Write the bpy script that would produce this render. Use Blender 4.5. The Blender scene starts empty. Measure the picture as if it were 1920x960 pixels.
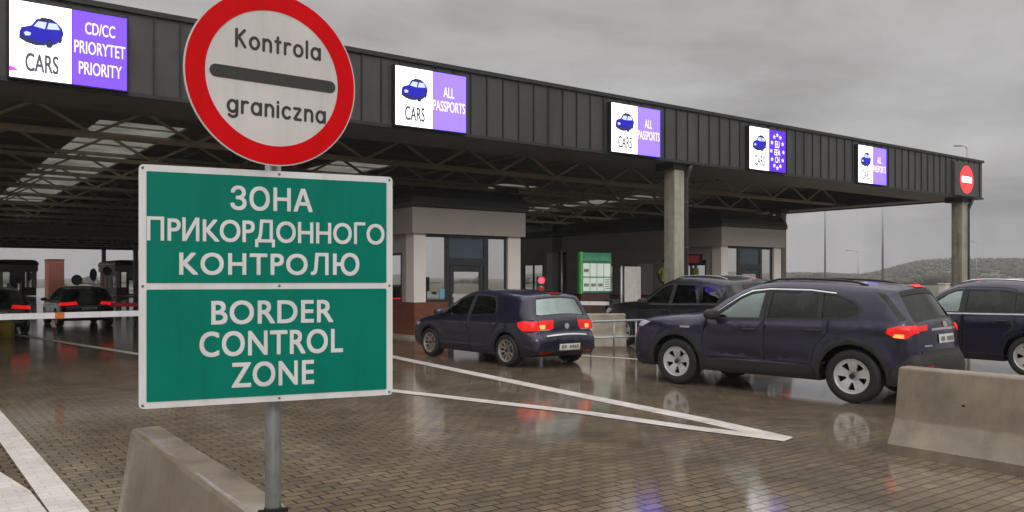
import bpy, bmesh, math, random
from mathutils import Vector, Matrix
from mathutils.geometry import delaunay_2d_cdt

random.seed(7)
scene = bpy.context.scene
COL = scene.collection
R = math.radians

# ------------------------------------------------------------------ camera, sky, sun, exposure
FPX, HOR, CAMH = 1580.0, 525.0, 1.62          # focal length in photo pixels, horizon row, eye height
cam = bpy.data.cameras.new("camera")
cam_o = bpy.data.objects.new("camera", cam); COL.objects.link(cam_o)
cam_o.location = (0, 0, CAMH); cam_o.rotation_euler = (R(90), 0, 0)
cam.sensor_width = 36.0; cam.lens = FPX / 1920 * 36.0
cam.shift_y = (HOR - 480) / 1920
cam.clip_start = 0.05; cam.clip_end = 6000
scene.camera = cam_o

SUN_EL, SUN_AZ = R(30), R(168)
w = bpy.data.worlds.new("World"); scene.world = w; w.use_nodes = True
nt = w.node_tree; nt.nodes.clear()
def wn(t, **k):
    n = nt.nodes.new(t)
    for a, b in k.items(): setattr(n, a, b)
    return n
sky = wn('ShaderNodeTexSky', sky_type='NISHITA', sun_disc=False, sun_elevation=SUN_EL, sun_rotation=SUN_AZ)
hsv = wn('ShaderNodeHueSaturation'); hsv.inputs['Saturation'].default_value = 0.12; hsv.inputs['Value'].default_value = 0.35
tc = wn('ShaderNodeTexCoord'); sep = wn('ShaderNodeSeparateXYZ')
addz = wn('ShaderNodeMath', operation='ADD'); addz.inputs[1].default_value = 0.22
mx = wn('ShaderNodeMath', operation='MAXIMUM'); mx.inputs[1].default_value = 0.06
dx = wn('ShaderNodeMath', operation='DIVIDE'); dy = wn('ShaderNodeMath', operation='DIVIDE')
cmb = wn('ShaderNodeCombineXYZ')
noi = wn('ShaderNodeTexNoise'); noi.inputs['Scale'].default_value = 1.25; noi.inputs['Detail'].default_value = 7; noi.inputs['Roughness'].default_value = 0.58; noi.inputs['Distortion'].default_value = 0.35
ramp = wn('ShaderNodeValToRGB')
ramp.color_ramp.elements[0].position = 0.33; ramp.color_ramp.elements[0].color = (0.60, 0.595, 0.585, 1)
ramp.color_ramp.elements[1].position = 0.72; ramp.color_ramp.elements[1].color = (1.16, 1.15, 1.15, 1)
grad = wn('ShaderNodeValToRGB')                                   # overcast: brighter overhead than at the horizon
grad.color_ramp.elements[0].position = 0.0; grad.color_ramp.elements[0].color = (0.47, 0.46, 0.475, 1)
grad.color_ramp.elements[1].position = 0.9; grad.color_ramp.elements[1].color = (2.2, 2.2, 2.2, 1)
e = grad.color_ramp.elements.new(0.32); e.color = (0.56, 0.555, 0.55, 1)
mul = wn('ShaderNodeMixRGB', blend_type='MULTIPLY'); mul.inputs[0].default_value = 1
sc10 = wn('ShaderNodeMixRGB', blend_type='MULTIPLY'); sc10.inputs[0].default_value = 1; sc10.inputs[2].default_value = (10, 10, 10, 1)
mix = wn('ShaderNodeMixRGB'); mix.inputs[0].default_value = 0.9
bg = wn('ShaderNodeBackground'); bg.inputs['Strength'].default_value = 0.1
wo = wn('ShaderNodeOutputWorld')
L = nt.links.new
L(tc.outputs['Generated'], sep.inputs[0])
L(sep.outputs['Z'], mx.inputs[0]); L(mx.outputs[0], addz.inputs[0])
L(sep.outputs['X'], dx.inputs[0]); L(addz.outputs[0], dx.inputs[1])
L(sep.outputs['Y'], dy.inputs[0]); L(addz.outputs[0], dy.inputs[1])
L(dx.outputs[0], cmb.inputs['X']); L(dy.outputs[0], cmb.inputs['Y'])
L(cmb.outputs[0], noi.inputs['Vector']); L(noi.outputs['Fac'], ramp.inputs[0])
L(sep.outputs['Z'], grad.inputs[0])
L(ramp.outputs[0], mul.inputs[1]); L(grad.outputs[0], mul.inputs[2])
L(mul.outputs[0], sc10.inputs[1])
L(sky.outputs[0], hsv.inputs['Color'])
L(hsv.outputs[0], mix.inputs[1]); L(sc10.outputs[0], mix.inputs[2])
L(mix.outputs[0], bg.inputs['Color']); L(bg.outputs[0], wo.inputs[0])

sun = bpy.data.lights.new("sun", 'SUN'); sun.energy = 1.1; sun.angle = R(25); sun.color = (1.0, 0.95, 0.88)
sun_o = bpy.data.objects.new("sun", sun); COL.objects.link(sun_o)
sd = Vector((math.sin(SUN_AZ) * math.cos(SUN_EL), math.cos(SUN_AZ) * math.cos(SUN_EL), math.sin(SUN_EL)))
sun_o.rotation_euler = sd.to_track_quat('Z', 'Y').to_euler(); sun_o.location = sd * 60

scene.view_settings.view_transform = 'Standard'; scene.view_settings.look = 'None'
scene.view_settings.exposure = 0.0; scene.view_settings.gamma = 1.0; scene.view_settings.use_curve_mapping = False
scene.render.engine = 'CYCLES'
scene.cycles.use_denoising = True
scene.cycles.max_bounces = 8; scene.cycles.transparent_max_bounces = 24
scene.cycles.sample_clamp_indirect = 6.0; scene.cycles.caustics_reflective = False; scene.cycles.caustics_refractive = False

# ------------------------------------------------------------------ layout frame: s along the canopy front, t along the lanes
AX, AY = 0.8025, 0.5967
ANG = math.atan2(AY, AX)
def W(s, t, z=0.0): return Vector((AX * s - AY * t, AY * s + AX * t, z))
def ST(x, y): return (AX * x + AY * y, -AY * x + AX * y)
def gp(u, v, z=0.0):                                               # the ground point seen at photo pixel (u, v)
    Y = FPX * (CAMH - z) / (v - HOR)
    return Vector(((u - 960) / FPX * Y, Y, z))
def dp(u, v, Y): return Vector(((u - 960) / FPX * Y, Y, CAMH - (v - HOR) / FPX * Y))
def S_of(u, t):
    k = (u - 960) / FPX
    return t * (AY + AX * k) / (AX - AY * k)

# ------------------------------------------------------------------ materials
MATS = {}
def new_mat(name):
    m = bpy.data.materials.new(name); m.use_nodes = True
    n = m.node_tree; b = n.nodes['Principled BSDF']
    return m, n, b
def noise_to(n, scale, detail=4, coord='Object', rough=0.55, dist=0.0):
    t = n.nodes.new('ShaderNodeTexCoord'); x = n.nodes.new('ShaderNodeTexNoise')
    x.inputs['Scale'].default_value = scale; x.inputs['Detail'].default_value = detail
    x.inputs['Roughness'].default_value = rough; x.inputs['Distortion'].default_value = dist
    n.links.new(t.outputs[coord], x.inputs['Vector'])
    return x
def cramp(n, src, stops):
    r = n.nodes.new('ShaderNodeValToRGB')
    els = r.color_ramp.elements
    while len(els) > len(stops): els.remove(els[-1])
    while len(els) < len(stops): els.new(0.5)
    for e, (p, c) in zip(els, stops):
        e.position = p; e.color = (*c, 1) if len(c) == 3 else c
    n.links.new(src, r.inputs[0])
    return r
def mat(name, col, rough=0.5, metal=0.0, var=0.12, scale=6.0, coat=0.0, bump=0.0, bscale=40.0, rvar=0.1, spec=0.5):
    if name in MATS: return MATS[name]
    m, n, b = new_mat(name)
    x = noise_to(n, scale)
    lo = tuple(max(0, c * (1 - var)) for c in col); hi = tuple(min(1, c * (1 + var)) for c in col)
    r = cramp(n, x.outputs['Fac'], [(0.3, lo), (0.7, hi)])
    n.links.new(r.outputs[0], b.inputs['Base Color'])
    rr = cramp(n, x.outputs['Fac'], [(0.3, (max(0.02, rough - rvar),) * 3), (0.7, (min(1, rough + rvar),) * 3)])
    n.links.new(rr.outputs[0], b.inputs['Roughness'])
    b.inputs['Metallic'].default_value = metal
    b.inputs['Specular IOR Level'].default_value = spec
    if coat: b.inputs['Coat Weight'].default_value = coat; b.inputs['Coat Roughness'].default_value = 0.04
    if bump:
        y = noise_to(n, bscale, 3)
        bp = n.nodes.new('ShaderNodeBump'); bp.inputs['Strength'].default_value = bump; bp.inputs['Distance'].default_value = 0.01
        n.links.new(y.outputs['Fac'], bp.inputs['Height']); n.links.new(bp.outputs[0], b.inputs['Normal'])
    MATS[name] = m
    return m
def emit(name, col, strength, var=0.04):
    if name in MATS: return MATS[name]
    m, n, b = new_mat(name)
    x = noise_to(n, 3.0)
    r = cramp(n, x.outputs['Fac'], [(0.3, tuple(c * (1 - var) for c in col)), (0.7, tuple(min(1, c * (1 + var)) for c in col))])
    n.links.new(r.outputs[0], b.inputs['Emission Color'])
    b.inputs['Base Color'].default_value = (*[c * 0.3 for c in col], 1)
    b.inputs['Emission Strength'].default_value = strength
    b.inputs['Roughness'].default_value = 0.35
    MATS[name] = m
    return m
def glass(name, tint, refl=0.06, rough=0.02):
    """Thin pane: tinted see-through with a mirror layer that grows towards grazing."""
    if name in MATS: return MATS[name]
    m = bpy.data.materials.new(name); m.use_nodes = True; n = m.node_tree; n.nodes.clear()
    o = n.nodes.new('ShaderNodeOutputMaterial'); t = n.nodes.new('ShaderNodeBsdfTransparent'); g = n.nodes.new('ShaderNodeBsdfGlossy')
    mx = n.nodes.new('ShaderNodeMixShader'); lw = n.nodes.new('ShaderNodeFresnel'); lw.inputs['IOR'].default_value = 1.5
    ad = n.nodes.new('ShaderNodeMath'); ad.operation = 'ADD'; ad.inputs[1].default_value = refl; ad.use_clamp = True
    x = noise_to(n, 2.5)
    r = cramp(n, x.outputs['Fac'], [(0.3, tuple(c * 0.9 for c in tint)), (0.7, tint)])
    n.links.new(r.outputs[0], t.inputs[0]); g.inputs['Roughness'].default_value = rough
    g.inputs['Color'].default_value = (0.78, 0.92, 0.87, 1) if name in ('car_glass_rear', 'car_glass_clear') else (0.95, 0.95, 0.93, 1)
    n.links.new(lw.outputs[0], ad.inputs[0]); n.links.new(ad.outputs[0], mx.inputs[0])
    n.links.new(t.outputs[0], mx.inputs[1]); n.links.new(g.outputs[0], mx.inputs[2]); n.links.new(mx.outputs[0], o.inputs[0])
    MATS[name] = m
    return m

def concrete_mat(name, col, wet=0.5, scale=1.3):
    m, n, b = new_mat(name)
    big = noise_to(n, scale, 6, rough=0.6); fine = noise_to(n, 60, 3); mid = noise_to(n, 5.5, 5, rough=0.65)
    r = cramp(n, big.outputs['Fac'], [(0.3, tuple(c * 0.72 for c in col)), (0.55, col), (0.75, tuple(c * 1.12 for c in col))])
    r2 = cramp(n, mid.outputs['Fac'], [(0.35, (0.82, 0.81, 0.79)), (0.6, (1.05, 1.05, 1.05))])
    mu = n.nodes.new('ShaderNodeMixRGB'); mu.blend_type = 'MULTIPLY'; mu.inputs[0].default_value = 0.8
    n.links.new(r.outputs[0], mu.inputs[1]); n.links.new(r2.outputs[0], mu.inputs[2])
    vo = n.nodes.new('ShaderNodeTexVoronoi'); vo.inputs['Scale'].default_value = 17
    tcn = n.nodes.new('ShaderNodeTexCoord'); n.links.new(tcn.outputs['Object'], vo.inputs['Vector'])
    pit = cramp(n, vo.outputs['Distance'], [(0.0, (0.35, 0.33, 0.3)), (0.06, (0.4, 0.38, 0.35)), (0.1, (1, 1, 1))])
    mu2 = n.nodes.new('ShaderNodeMixRGB'); mu2.blend_type = 'MULTIPLY'; mu2.inputs[0].default_value = 0.45
    n.links.new(mu.outputs[0], mu2.inputs[1]); n.links.new(pit.outputs[0], mu2.inputs[2])
    n.links.new(mu2.outputs[0], b.inputs['Base Color'])
    rr = cramp(n, big.outputs['Fac'], [(0.35, (wet - 0.15,) * 3), (0.65, (wet + 0.15,) * 3)])
    n.links.new(rr.outputs[0], b.inputs['Roughness'])
    b.inputs['Coat Weight'].default_value = 0.5; b.inputs['Coat Roughness'].default_value = 0.16
    bp = n.nodes.new('ShaderNodeBump'); bp.inputs['Strength'].default_value = 0.18; bp.inputs['Distance'].default_value = 0.006
    n.links.new(fine.outputs['Fac'], bp.inputs['Height']); n.links.new(bp.outputs[0], b.inputs['Normal'])
    MATS[name] = m
    return m

def paving_mat():
    """Wet interlocking paving blocks: small blocks, sunk joints, a water film that pools in places."""
    m, n, b = new_mat("wet_paving_blocks")
    g = n.nodes.new('ShaderNodeNewGeometry'); mp = n.nodes.new('ShaderNodeMapping')
    mp.inputs['Rotation'].default_value = (0, 0, -ANG)
    n.links.new(g.outputs['Position'], mp.inputs['Vector'])
    br = n.nodes.new('ShaderNodeTexBrick')
    br.inputs['Scale'].default_value = 1.0; br.inputs['Brick Width'].default_value = 0.20; br.inputs['Row Height'].default_value = 0.11
    br.inputs['Mortar Size'].default_value = 0.010; br.inputs['Mortar Smooth'].default_value = 0.35; br.inputs['Bias'].default_value = 0.0
    br.inputs['Color1'].default_value = (0.225, 0.176, 0.124, 1); br.inputs['Color2'].default_value = (0.158, 0.125, 0.092, 1)
    br.inputs['Mortar'].default_value = (0.050, 0.041, 0.032, 1)
    n.links.new(mp.outputs[0], br.inputs['Vector'])
    def nz(scale, detail, rough=0.55):
        x = n.nodes.new('ShaderNodeTexNoise'); x.inputs['Scale'].default_value = scale; x.inputs['Detail'].default_value = detail; x.inputs['Roughness'].default_value = rough
        n.links.new(g.outputs['Position'], x.inputs['Vector']); return x
    big = nz(0.22, 5); mid = nz(1.4, 5); fine = nz(55, 2)
    dirt = cramp(n, mid.outputs['Fac'], [(0.3, (0.72, 0.74, 0.76)), (0.7, (1.15, 1.1, 1.04))])
    mu = n.nodes.new('ShaderNodeMixRGB'); mu.blend_type = 'MULTIPLY'; mu.inputs[0].default_value = 1
    n.links.new(br.outputs['Color'], mu.inputs[1]); n.links.new(dirt.outputs[0], mu.inputs[2])
    mp2 = n.nodes.new('ShaderNodeMapping'); mp2.inputs['Scale'].default_value = (1.1, 0.05, 1); n.links.new(mp.outputs[0], mp2.inputs['Vector'])
    trk = n.nodes.new('ShaderNodeTexNoise'); trk.inputs['Scale'].default_value = 1.0; trk.inputs['Detail'].default_value = 4; n.links.new(mp2.outputs[0], trk.inputs['Vector'])
    tr = cramp(n, trk.outputs['Fac'], [(0.34, (0.80, 0.79, 0.78)), (0.56, (1.04, 1.03, 1.02))])
    spots = nz(4.2, 2, 0.4); spr = cramp(n, spots.outputs['Fac'], [(0.66, (1, 1, 1)), (0.76, (0.62, 0.60, 0.58))])
    mu3 = n.nodes.new('ShaderNodeMixRGB'); mu3.blend_type = 'MULTIPLY'; mu3.inputs[0].default_value = 1
    mu4 = n.nodes.new('ShaderNodeMixRGB'); mu4.blend_type = 'MULTIPLY'; mu4.inputs[0].default_value = 1
    n.links.new(mu.outputs[0], mu3.inputs[1]); n.links.new(tr.outputs[0], mu3.inputs[2]); n.links.new(mu3.outputs[0], mu4.inputs[1]); n.links.new(spr.outputs[0], mu4.inputs[2])
    n.links.new(mu4.outputs[0], b.inputs['Base Color'])
    rr = cramp(n, big.outputs['Fac'], [(0.36, (0.045,) * 3), (0.55, (0.08,) * 3), (0.74, (0.14,) * 3)])
    n.links.new(rr.outputs[0], b.inputs['Roughness'])
    b.inputs['Specular IOR Level'].default_value = 0.5
    inv = n.nodes.new('ShaderNodeMath'); inv.operation = 'MULTIPLY_ADD'; inv.inputs[1].default_value = -1.0; inv.inputs[2].default_value = 1.0
    n.links.new(br.outputs['Fac'], inv.inputs[0])
    ad = n.nodes.new('ShaderNodeMath'); ad.operation = 'MULTIPLY_ADD'; ad.inputs[1].default_value = 0.22
    n.links.new(fine.outputs['Fac'], ad.inputs[0]); n.links.new(inv.outputs[0], ad.inputs[2])
    st = cramp(n, big.outputs['Fac'], [(0.36, (0.26,) * 3), (0.60, (0.55,) * 3)])
    bp = n.nodes.new('ShaderNodeBump'); bp.inputs['Distance'].default_value = 0.004
    n.links.new(st.outputs[0], bp.inputs['Strength']); n.links.new(ad.outputs[0], bp.inputs['Height'])
    n.links.new(bp.outputs[0], b.inputs['Normal'])
    return m

def brick_mat():
    m, n, b = new_mat("red_brick_tiles")
    t = n.nodes.new('ShaderNodeTexCoord'); sp = n.nodes.new('ShaderNodeSeparateXYZ'); n.links.new(t.outputs['Object'], sp.inputs[0])
    ad = n.nodes.new('ShaderNodeMath'); ad.operation = 'ADD'; n.links.new(sp.outputs[0], ad.inputs[0]); n.links.new(sp.outputs[1], ad.inputs[1])
    c = n.nodes.new('ShaderNodeCombineXYZ'); n.links.new(ad.outputs[0], c.inputs[0]); n.links.new(sp.outputs[2], c.inputs[1])
    br = n.nodes.new('ShaderNodeTexBrick'); br.inputs['Scale'].default_value = 1; br.inputs['Brick Width'].default_value = 0.25; br.inputs['Row Height'].default_value = 0.078
    br.inputs['Mortar Size'].default_value = 0.006
    br.inputs['Color1'].default_value = (0.22, 0.060, 0.028, 1); br.inputs['Color2'].default_value = (0.15, 0.042, 0.022, 1); br.inputs['Mortar'].default_value = (0.10, 0.05, 0.035, 1)
    n.links.new(c.outputs[0], br.inputs['Vector']); n.links.new(br.outputs['Color'], b.inputs['Base Color'])
    b.inputs['Roughness'].default_value = 0.5
    return m

def paint_mat(name, col):
    m, n, b = new_mat(name)
    b.inputs['Metallic'].default_value = 0.35; b.inputs['Roughness'].default_value = 0.38
    b.inputs['Coat Weight'].default_value = 0.75; b.inputs['Coat Roughness'].default_value = 0.05
    x = noise_to(n, 2.2, 5)                                        # road film and drizzle on the lacquer
    r = cramp(n, x.outputs['Fac'], [(0.3, tuple(c * 0.85 for c in col)), (0.75, tuple(c * 1.2 + 0.002 for c in col))])
    n.links.new(r.outputs[0], b.inputs['Base Color'])
    rr = cramp(n, x.outputs['Fac'], [(0.35, (0.03,) * 3), (0.7, (0.14,) * 3)])
    n.links.new(rr.outputs[0], b.inputs['Coat Roughness'])
    d = n.nodes.new('ShaderNodeTexVoronoi'); d.inputs['Scale'].default_value = 70
    t = n.nodes.new('ShaderNodeTexCoord'); n.links.new(t.outputs['Object'], d.inputs['Vector'])
    dr = cramp(n, d.outputs['Distance'], [(0.12, (1,) * 3), (0.3, (0,) * 3)])
    bp = n.nodes.new('ShaderNodeBump'); bp.inputs['Strength'].default_value = 0.06; bp.inputs['Distance'].default_value = 0.004
    n.links.new(dr.outputs[0], bp.inputs['Height']); n.links.new(bp.outputs[0], b.inputs['Coat Normal'])
    MATS[name] = m
    return m

M_PAVE = paving_mat(); M_BRICK = brick_mat()
M_CONC = concrete_mat("barrier_concrete", (0.225, 0.180, 0.125), wet=0.42)
M_COLC = concrete_mat("column_concrete", (0.36, 0.34, 0.28), wet=0.6)
M_KERB = concrete_mat("kerb_concrete", (0.42, 0.40, 0.36), wet=0.5)
M_WHITE_LINE = mat("road_paint", (0.62, 0.585, 0.55), 0.4, var=0.10, scale=2.2, rvar=0.08, spec=0.3)
M_FASCIA = mat("fascia_sheet", (0.060, 0.060, 0.058), 0.42, var=0.10, scale=1.5)
def streaks(m, sc=(3.0, 3.0, 0.35), lo=0.72, hi=1.15, bump=0.0, bsc=1.2):
    n = m.node_tree; bs = n.nodes['Principled BSDF']; src = bs.inputs['Base Color'].links[0].from_socket
    t = n.nodes.new('ShaderNodeTexCoord'); mp = n.nodes.new('ShaderNodeMapping'); mp.inputs['Scale'].default_value = sc
    x = n.nodes.new('ShaderNodeTexNoise'); x.inputs['Scale'].default_value = 1; x.inputs['Detail'].default_value = 5; x.inputs['Roughness'].default_value = .6
    n.links.new(t.outputs['Object'], mp.inputs['Vector']); n.links.new(mp.outputs[0], x.inputs['Vector'])
    r = cramp(n, x.outputs['Fac'], [(0.32, (lo,) * 3), (0.5, (1, 1, 1)), (0.70, (hi,) * 3)])
    mu = n.nodes.new('ShaderNodeMixRGB'); mu.blend_type = 'MULTIPLY'; mu.inputs[0].default_value = 1
    n.links.new(src, mu.inputs[1]); n.links.new(r.outputs[0], mu.inputs[2]); n.links.new(mu.outputs[0], bs.inputs['Base Color'])
    if bump:
        y = noise_to(n, bsc, 2); bp = n.nodes.new('ShaderNodeBump'); bp.inputs['Strength'].default_value = bump; bp.inputs['Distance'].default_value = 0.05
        n.links.new(y.outputs['Fac'], bp.inputs['Height']); n.links.new(bp.outputs[0], bs.inputs['Normal'])
streaks(M_FASCIA, (2.2, 2.2, 0.3), 0.75, 1.25, 0.25, 1.3)
streaks(M_CONC, (5.0, 5.0, 0.7), 0.82, 1.08)
streaks(M_COLC, (6.0, 6.0, 0.35), 0.62, 1.15)
def worn(m):
    """Road paint worn through along the block joints and scuffed by tyres."""
    n = m.node_tree; bs = n.nodes['Principled BSDF']; src = bs.inputs['Base Color'].links[0].from_socket
    g = n.nodes.new('ShaderNodeNewGeometry'); mp = n.nodes.new('ShaderNodeMapping'); mp.inputs['Rotation'].default_value = (0, 0, -ANG); n.links.new(g.outputs['Position'], mp.inputs['Vector'])
    br = n.nodes.new('ShaderNodeTexBrick'); br.inputs['Scale'].default_value = 1; br.inputs['Brick Width'].default_value = .20; br.inputs['Row Height'].default_value = .11; br.inputs['Mortar Size'].default_value = .006
    br.inputs['Color1'].default_value = (1, 1, 1, 1); br.inputs['Color2'].default_value = (.92, .91, .90, 1); br.inputs['Mortar'].default_value = (.78, .75, .72, 1)
    n.links.new(mp.outputs[0], br.inputs['Vector'])
    x = n.nodes.new('ShaderNodeTexNoise'); x.inputs['Scale'].default_value = 1.6; x.inputs['Detail'].default_value = 8; x.inputs['Roughness'].default_value = .7; n.links.new(g.outputs['Position'], x.inputs['Vector'])
    r = cramp(n, x.outputs['Fac'], [(0.30, (.52, .48, .44)), (0.42, (.92, .91, .90)), (0.7, (1, 1, 1))])
    a = n.nodes.new('ShaderNodeMixRGB'); a.blend_type = 'MULTIPLY'; a.inputs[0].default_value = 1; c = n.nodes.new('ShaderNodeMixRGB'); c.blend_type = 'MULTIPLY'; c.inputs[0].default_value = 1
    n.links.new(src, a.inputs[1]); n.links.new(br.outputs['Color'], a.inputs[2]); n.links.new(a.outputs[0], c.inputs[1]); n.links.new(r.outputs[0], c.inputs[2]); n.links.new(c.outputs[0], bs.inputs['Base Color'])
worn(M_WHITE_LINE)
M_FTRIM = mat("dark_flashing", (0.022, 0.024, 0.024), 0.45)
M_SOFFIT = mat("soffit_sheet", (0.13, 0.128, 0.12), 0.55)
M_STEEL = mat("galvanised_truss", (0.42, 0.40, 0.33), 0.6, 0.0)
M_ROOF = mat("roof_deck", (0.19, 0.185, 0.155), 0.7)
M_PIPE = mat("drainpipe_grey", (0.05, 0.05, 0.056), 0.4)
M_BAND = mat("booth_band", (0.38, 0.35, 0.32), 0.5, var=0.05, scale=1.0)
M_POST = mat("booth_post", (0.78, 0.73, 0.70), 0.45, var=0.05, scale=1.2)
M_FRAME = mat("anthracite_frame", (0.028, 0.030, 0.033), 0.35)
M_CAP = mat("booth_roof_cap", (0.018, 0.018, 0.018), 0.4)
M_WALLG = mat("booth_wall", (0.42, 0.385, 0.345), 0.6, var=0.08, scale=1.5)
M_BOOTHGLASS = glass("booth_glazing", (0.50, 0.52, 0.48), 0.72)
M_TRANSOM = mat("transom_panel", (0.055, 0.085, 0.115), 0.12, rvar=0.04)
M_ROOMD = mat("booth_interior", (0.10, 0.09, 0.08), 0.8)
M_GALV = mat("galvanised_pole", (0.34, 0.36, 0.37), 0.42, 0.55, var=0.12, scale=14)
M_SGREEN = mat("sign_green", (0.0, 0.185, 0.130), 0.5, var=0.04, scale=2, spec=0.12)
M_SWHITE = mat("sign_white", (0.70, 0.70, 0.72), 0.4, var=0.05, scale=3)
M_SGREY = mat("sign_white_disc", (0.60, 0.58, 0.57), 0.4, var=0.07, scale=2)
M_SRED = mat("sign_red", (0.62, 0.002, 0.005), 0.5, var=0.06, scale=3, spec=0.10)
M_SBLACK = mat("sign_black", (0.030, 0.030, 0.026), 0.5)
for m_ in (M_SGREEN, M_SWHITE, M_SGREY, M_SRED):                   # rain beads and faint run-off dirt on the sign faces
    streaks(m_, (9.0, 9.0, 1.1), 0.88, 1.04)
    n_ = m_.node_tree; d_ = n_.nodes.new('ShaderNodeTexVoronoi'); d_.inputs['Scale'].default_value = 75
    t_ = n_.nodes.new('ShaderNodeTexCoord'); n_.links.new(t_.outputs['Object'], d_.inputs['Vector'])
    r_ = cramp(n_, d_.outputs['Distance'], [(0.10, (1,) * 3), (0.26, (0,) * 3)])
    p_ = n_.nodes.new('ShaderNodeBump'); p_.inputs['Strength'].default_value = 0.12; p_.inputs['Distance'].default_value = 0.003
    n_.links.new(r_.outputs[0], p_.inputs['Height']); n_.links.new(p_.outputs[0], n_.nodes['Principled BSDF'].inputs['Normal'])
M_SCREW = mat("screw_head", (0.16, 0.16, 0.16), 0.4, 0.8)
M_LEDW = emit("led_white", (0.96, 0.97, 1.0), 2.2)
M_LEDP = emit("led_violet", (0.14, 0.055, 1.0), 1.85)
M_LEDL = emit("led_lavender", (0.14, 0.085, 1.0), 3.2)
M_LEDE = emit("led_deep_violet", (0.11, 0.018, 0.85), 1.1)
M_LEDB = emit("led_blue", (0.012, 0.010, 0.42), 1.0)
M_LEDK = emit("led_navy", (0.03, 0.03, 0.10), 0.8)
M_LEDG = emit("led_grey_text", (0.10, 0.10, 0.12), 0.8)
M_LEDT = emit("led_pale_text", (0.80, 0.76, 1.0), 1.4)
M_LEDLB = emit("led_pale_blue", (0.55, 0.62, 0.95), 1.2)
M_LEDM = emit("led_magenta", (0.95, 0.05, 0.65), 1.2)
M_LEDR = emit("led_red", (0.95, 0.045, 0.05), 1.3)
M_CASE = mat("display_case", (0.012, 0.012, 0.013), 0.5)
M_TYRE = mat("tyre_rubber", (0.014, 0.014, 0.014), 0.7, bump=0.1)
M_RIM = mat("alloy_silver", (0.62, 0.62, 0.62), 0.3, 0.55, var=0.06)
M_RIMD = mat("alloy_dusty", (0.36, 0.32, 0.28), 0.42, 0.5, var=0.15, scale=5)
M_BLACKP = mat("black_plastic", (0.026, 0.026, 0.026), 0.6, spec=0.35)
M_GLOSSK = mat("gloss_black", (0.008, 0.008, 0.009), 0.08, coat=0.5, rvar=0.03)
M_UNDER = mat("underbody", (0.008, 0.008, 0.008), 0.9)
M_SEAM = mat("panel_gap", (0.003, 0.003, 0.004), 0.9)
M_CHROME = mat("bright_trim", (0.62, 0.62, 0.64), 0.16, 0.9, rvar=0.05)
M_SEAT = mat("seat_fabric", (0.022, 0.022, 0.024), 0.85)
M_PLATE = mat("plate_white", (0.62, 0.64, 0.60), 0.4)
M_PLATEB = mat("plate_blue", (0.02, 0.05, 0.30), 0.4)
M_INK = mat("plate_ink", (0.20, 0.20, 0.20), 0.5)
M_TAILR = emit("tail_red", (0.85, 0.012, 0.012), 0.75, var=0.25)
M_TAILH = emit("tail_bulb", (1.0, 0.33, 0.08), 1.6, var=0.3)
M_TAILD = mat("reflector_red", (0.36, 0.008, 0.012), 0.2)
M_TAILW = mat("lamp_clear", (0.62, 0.45, 0.45), 0.15)
M_HEAD = mat("headlight_lens", (0.55, 0.52, 0.62), 0.1, 0.2, rvar=0.04)
M_GCLEAR = glass("car_glass_clear", (0.60, 0.78, 0.71), 0.22)
M_GDARK = glass("car_glass_privacy", (0.07, 0.075, 0.08), 0.0)
M_GREAR = glass("car_glass_rear", (0.45, 0.60, 0.55), 0.33)
P_NAVY = paint_mat("navy_paint", (0.0125, 0.0105, 0.034))
P_NAVY2 = paint_mat("blue_black_paint", (0.0105, 0.0095, 0.030))
P_BLACK = paint_mat("black_paint", (0.006, 0.006, 0.008))
P_BLUE = paint_mat("deep_blue_paint", (0.007, 0.0075, 0.028))

# ------------------------------------------------------------------ object helpers
def link(name, me, parent=None):
    o = bpy.data.objects.new(name, me); COL.objects.link(o)
    if parent: o.parent = parent
    return o
def tag(o, label=None, cat=None, group=None, kind=None):
    if label: o["label"] = label
    if cat: o["category"] = cat
    if group: o["group"] = group
    if kind: o["kind"] = kind
    return o
def empty(name, loc=(0, 0, 0), rz=0.0):
    o = link(name, None); o.location = loc; o.rotation_euler = (0, 0, rz); o.empty_display_size = 0.2
    return o
def fin(name, bm, mats, parent=None, smooth=False, sharp=None):
    me = bpy.data.meshes.new(name); bm.normal_update(); bm.to_mesh(me); bm.free()
    for m in (mats if isinstance(mats, (list, tuple)) else [mats]): me.materials.append(m)
    if smooth:
        for p in me.polygons: p.use_smooth = True
        if sharp: me.set_sharp_from_angle(angle=R(sharp))
    return link(name, me, parent)
def box(bm, x0, x1, y0, y1, z0, z1, mi=0, bev=0.0, M=None):
    vs = [bm.verts.new(p) for p in ((x0, y0, z0), (x1, y0, z0), (x1, y1, z0), (x0, y1, z0), (x0, y0, z1), (x1, y0, z1), (x1, y1, z1), (x0, y1, z1))]
    fs = [bm.faces.new([vs[i] for i in f]) for f in ((3, 2, 1, 0), (4, 5, 6, 7), (0, 1, 5, 4), (1, 2, 6, 5), (2, 3, 7, 6), (3, 0, 4, 7))]
    for f in fs: f.material_index = mi
    if M is not None:
        for v in vs: v.co = M @ v.co
    if bev > 0:
        es = list({e for f in fs for e in f.edges})
        r = bmesh.ops.bevel(bm, geom=es, offset=bev, segments=2, affect='EDGES', profile=0.5)
        for f in r['faces']: f.material_index = mi
def bar(bm, p0, p1, w, h=None, mi=0):
    p0 = Vector(p0); p1 = Vector(p1); d = p1 - p0
    M = Matrix.Translation(p0) @ d.to_track_quat('X', 'Z').to_matrix().to_4x4()
    h = h or w
    box(bm, 0, d.length, -w / 2, w / 2, -h / 2, h / 2, mi, 0, M)
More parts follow.
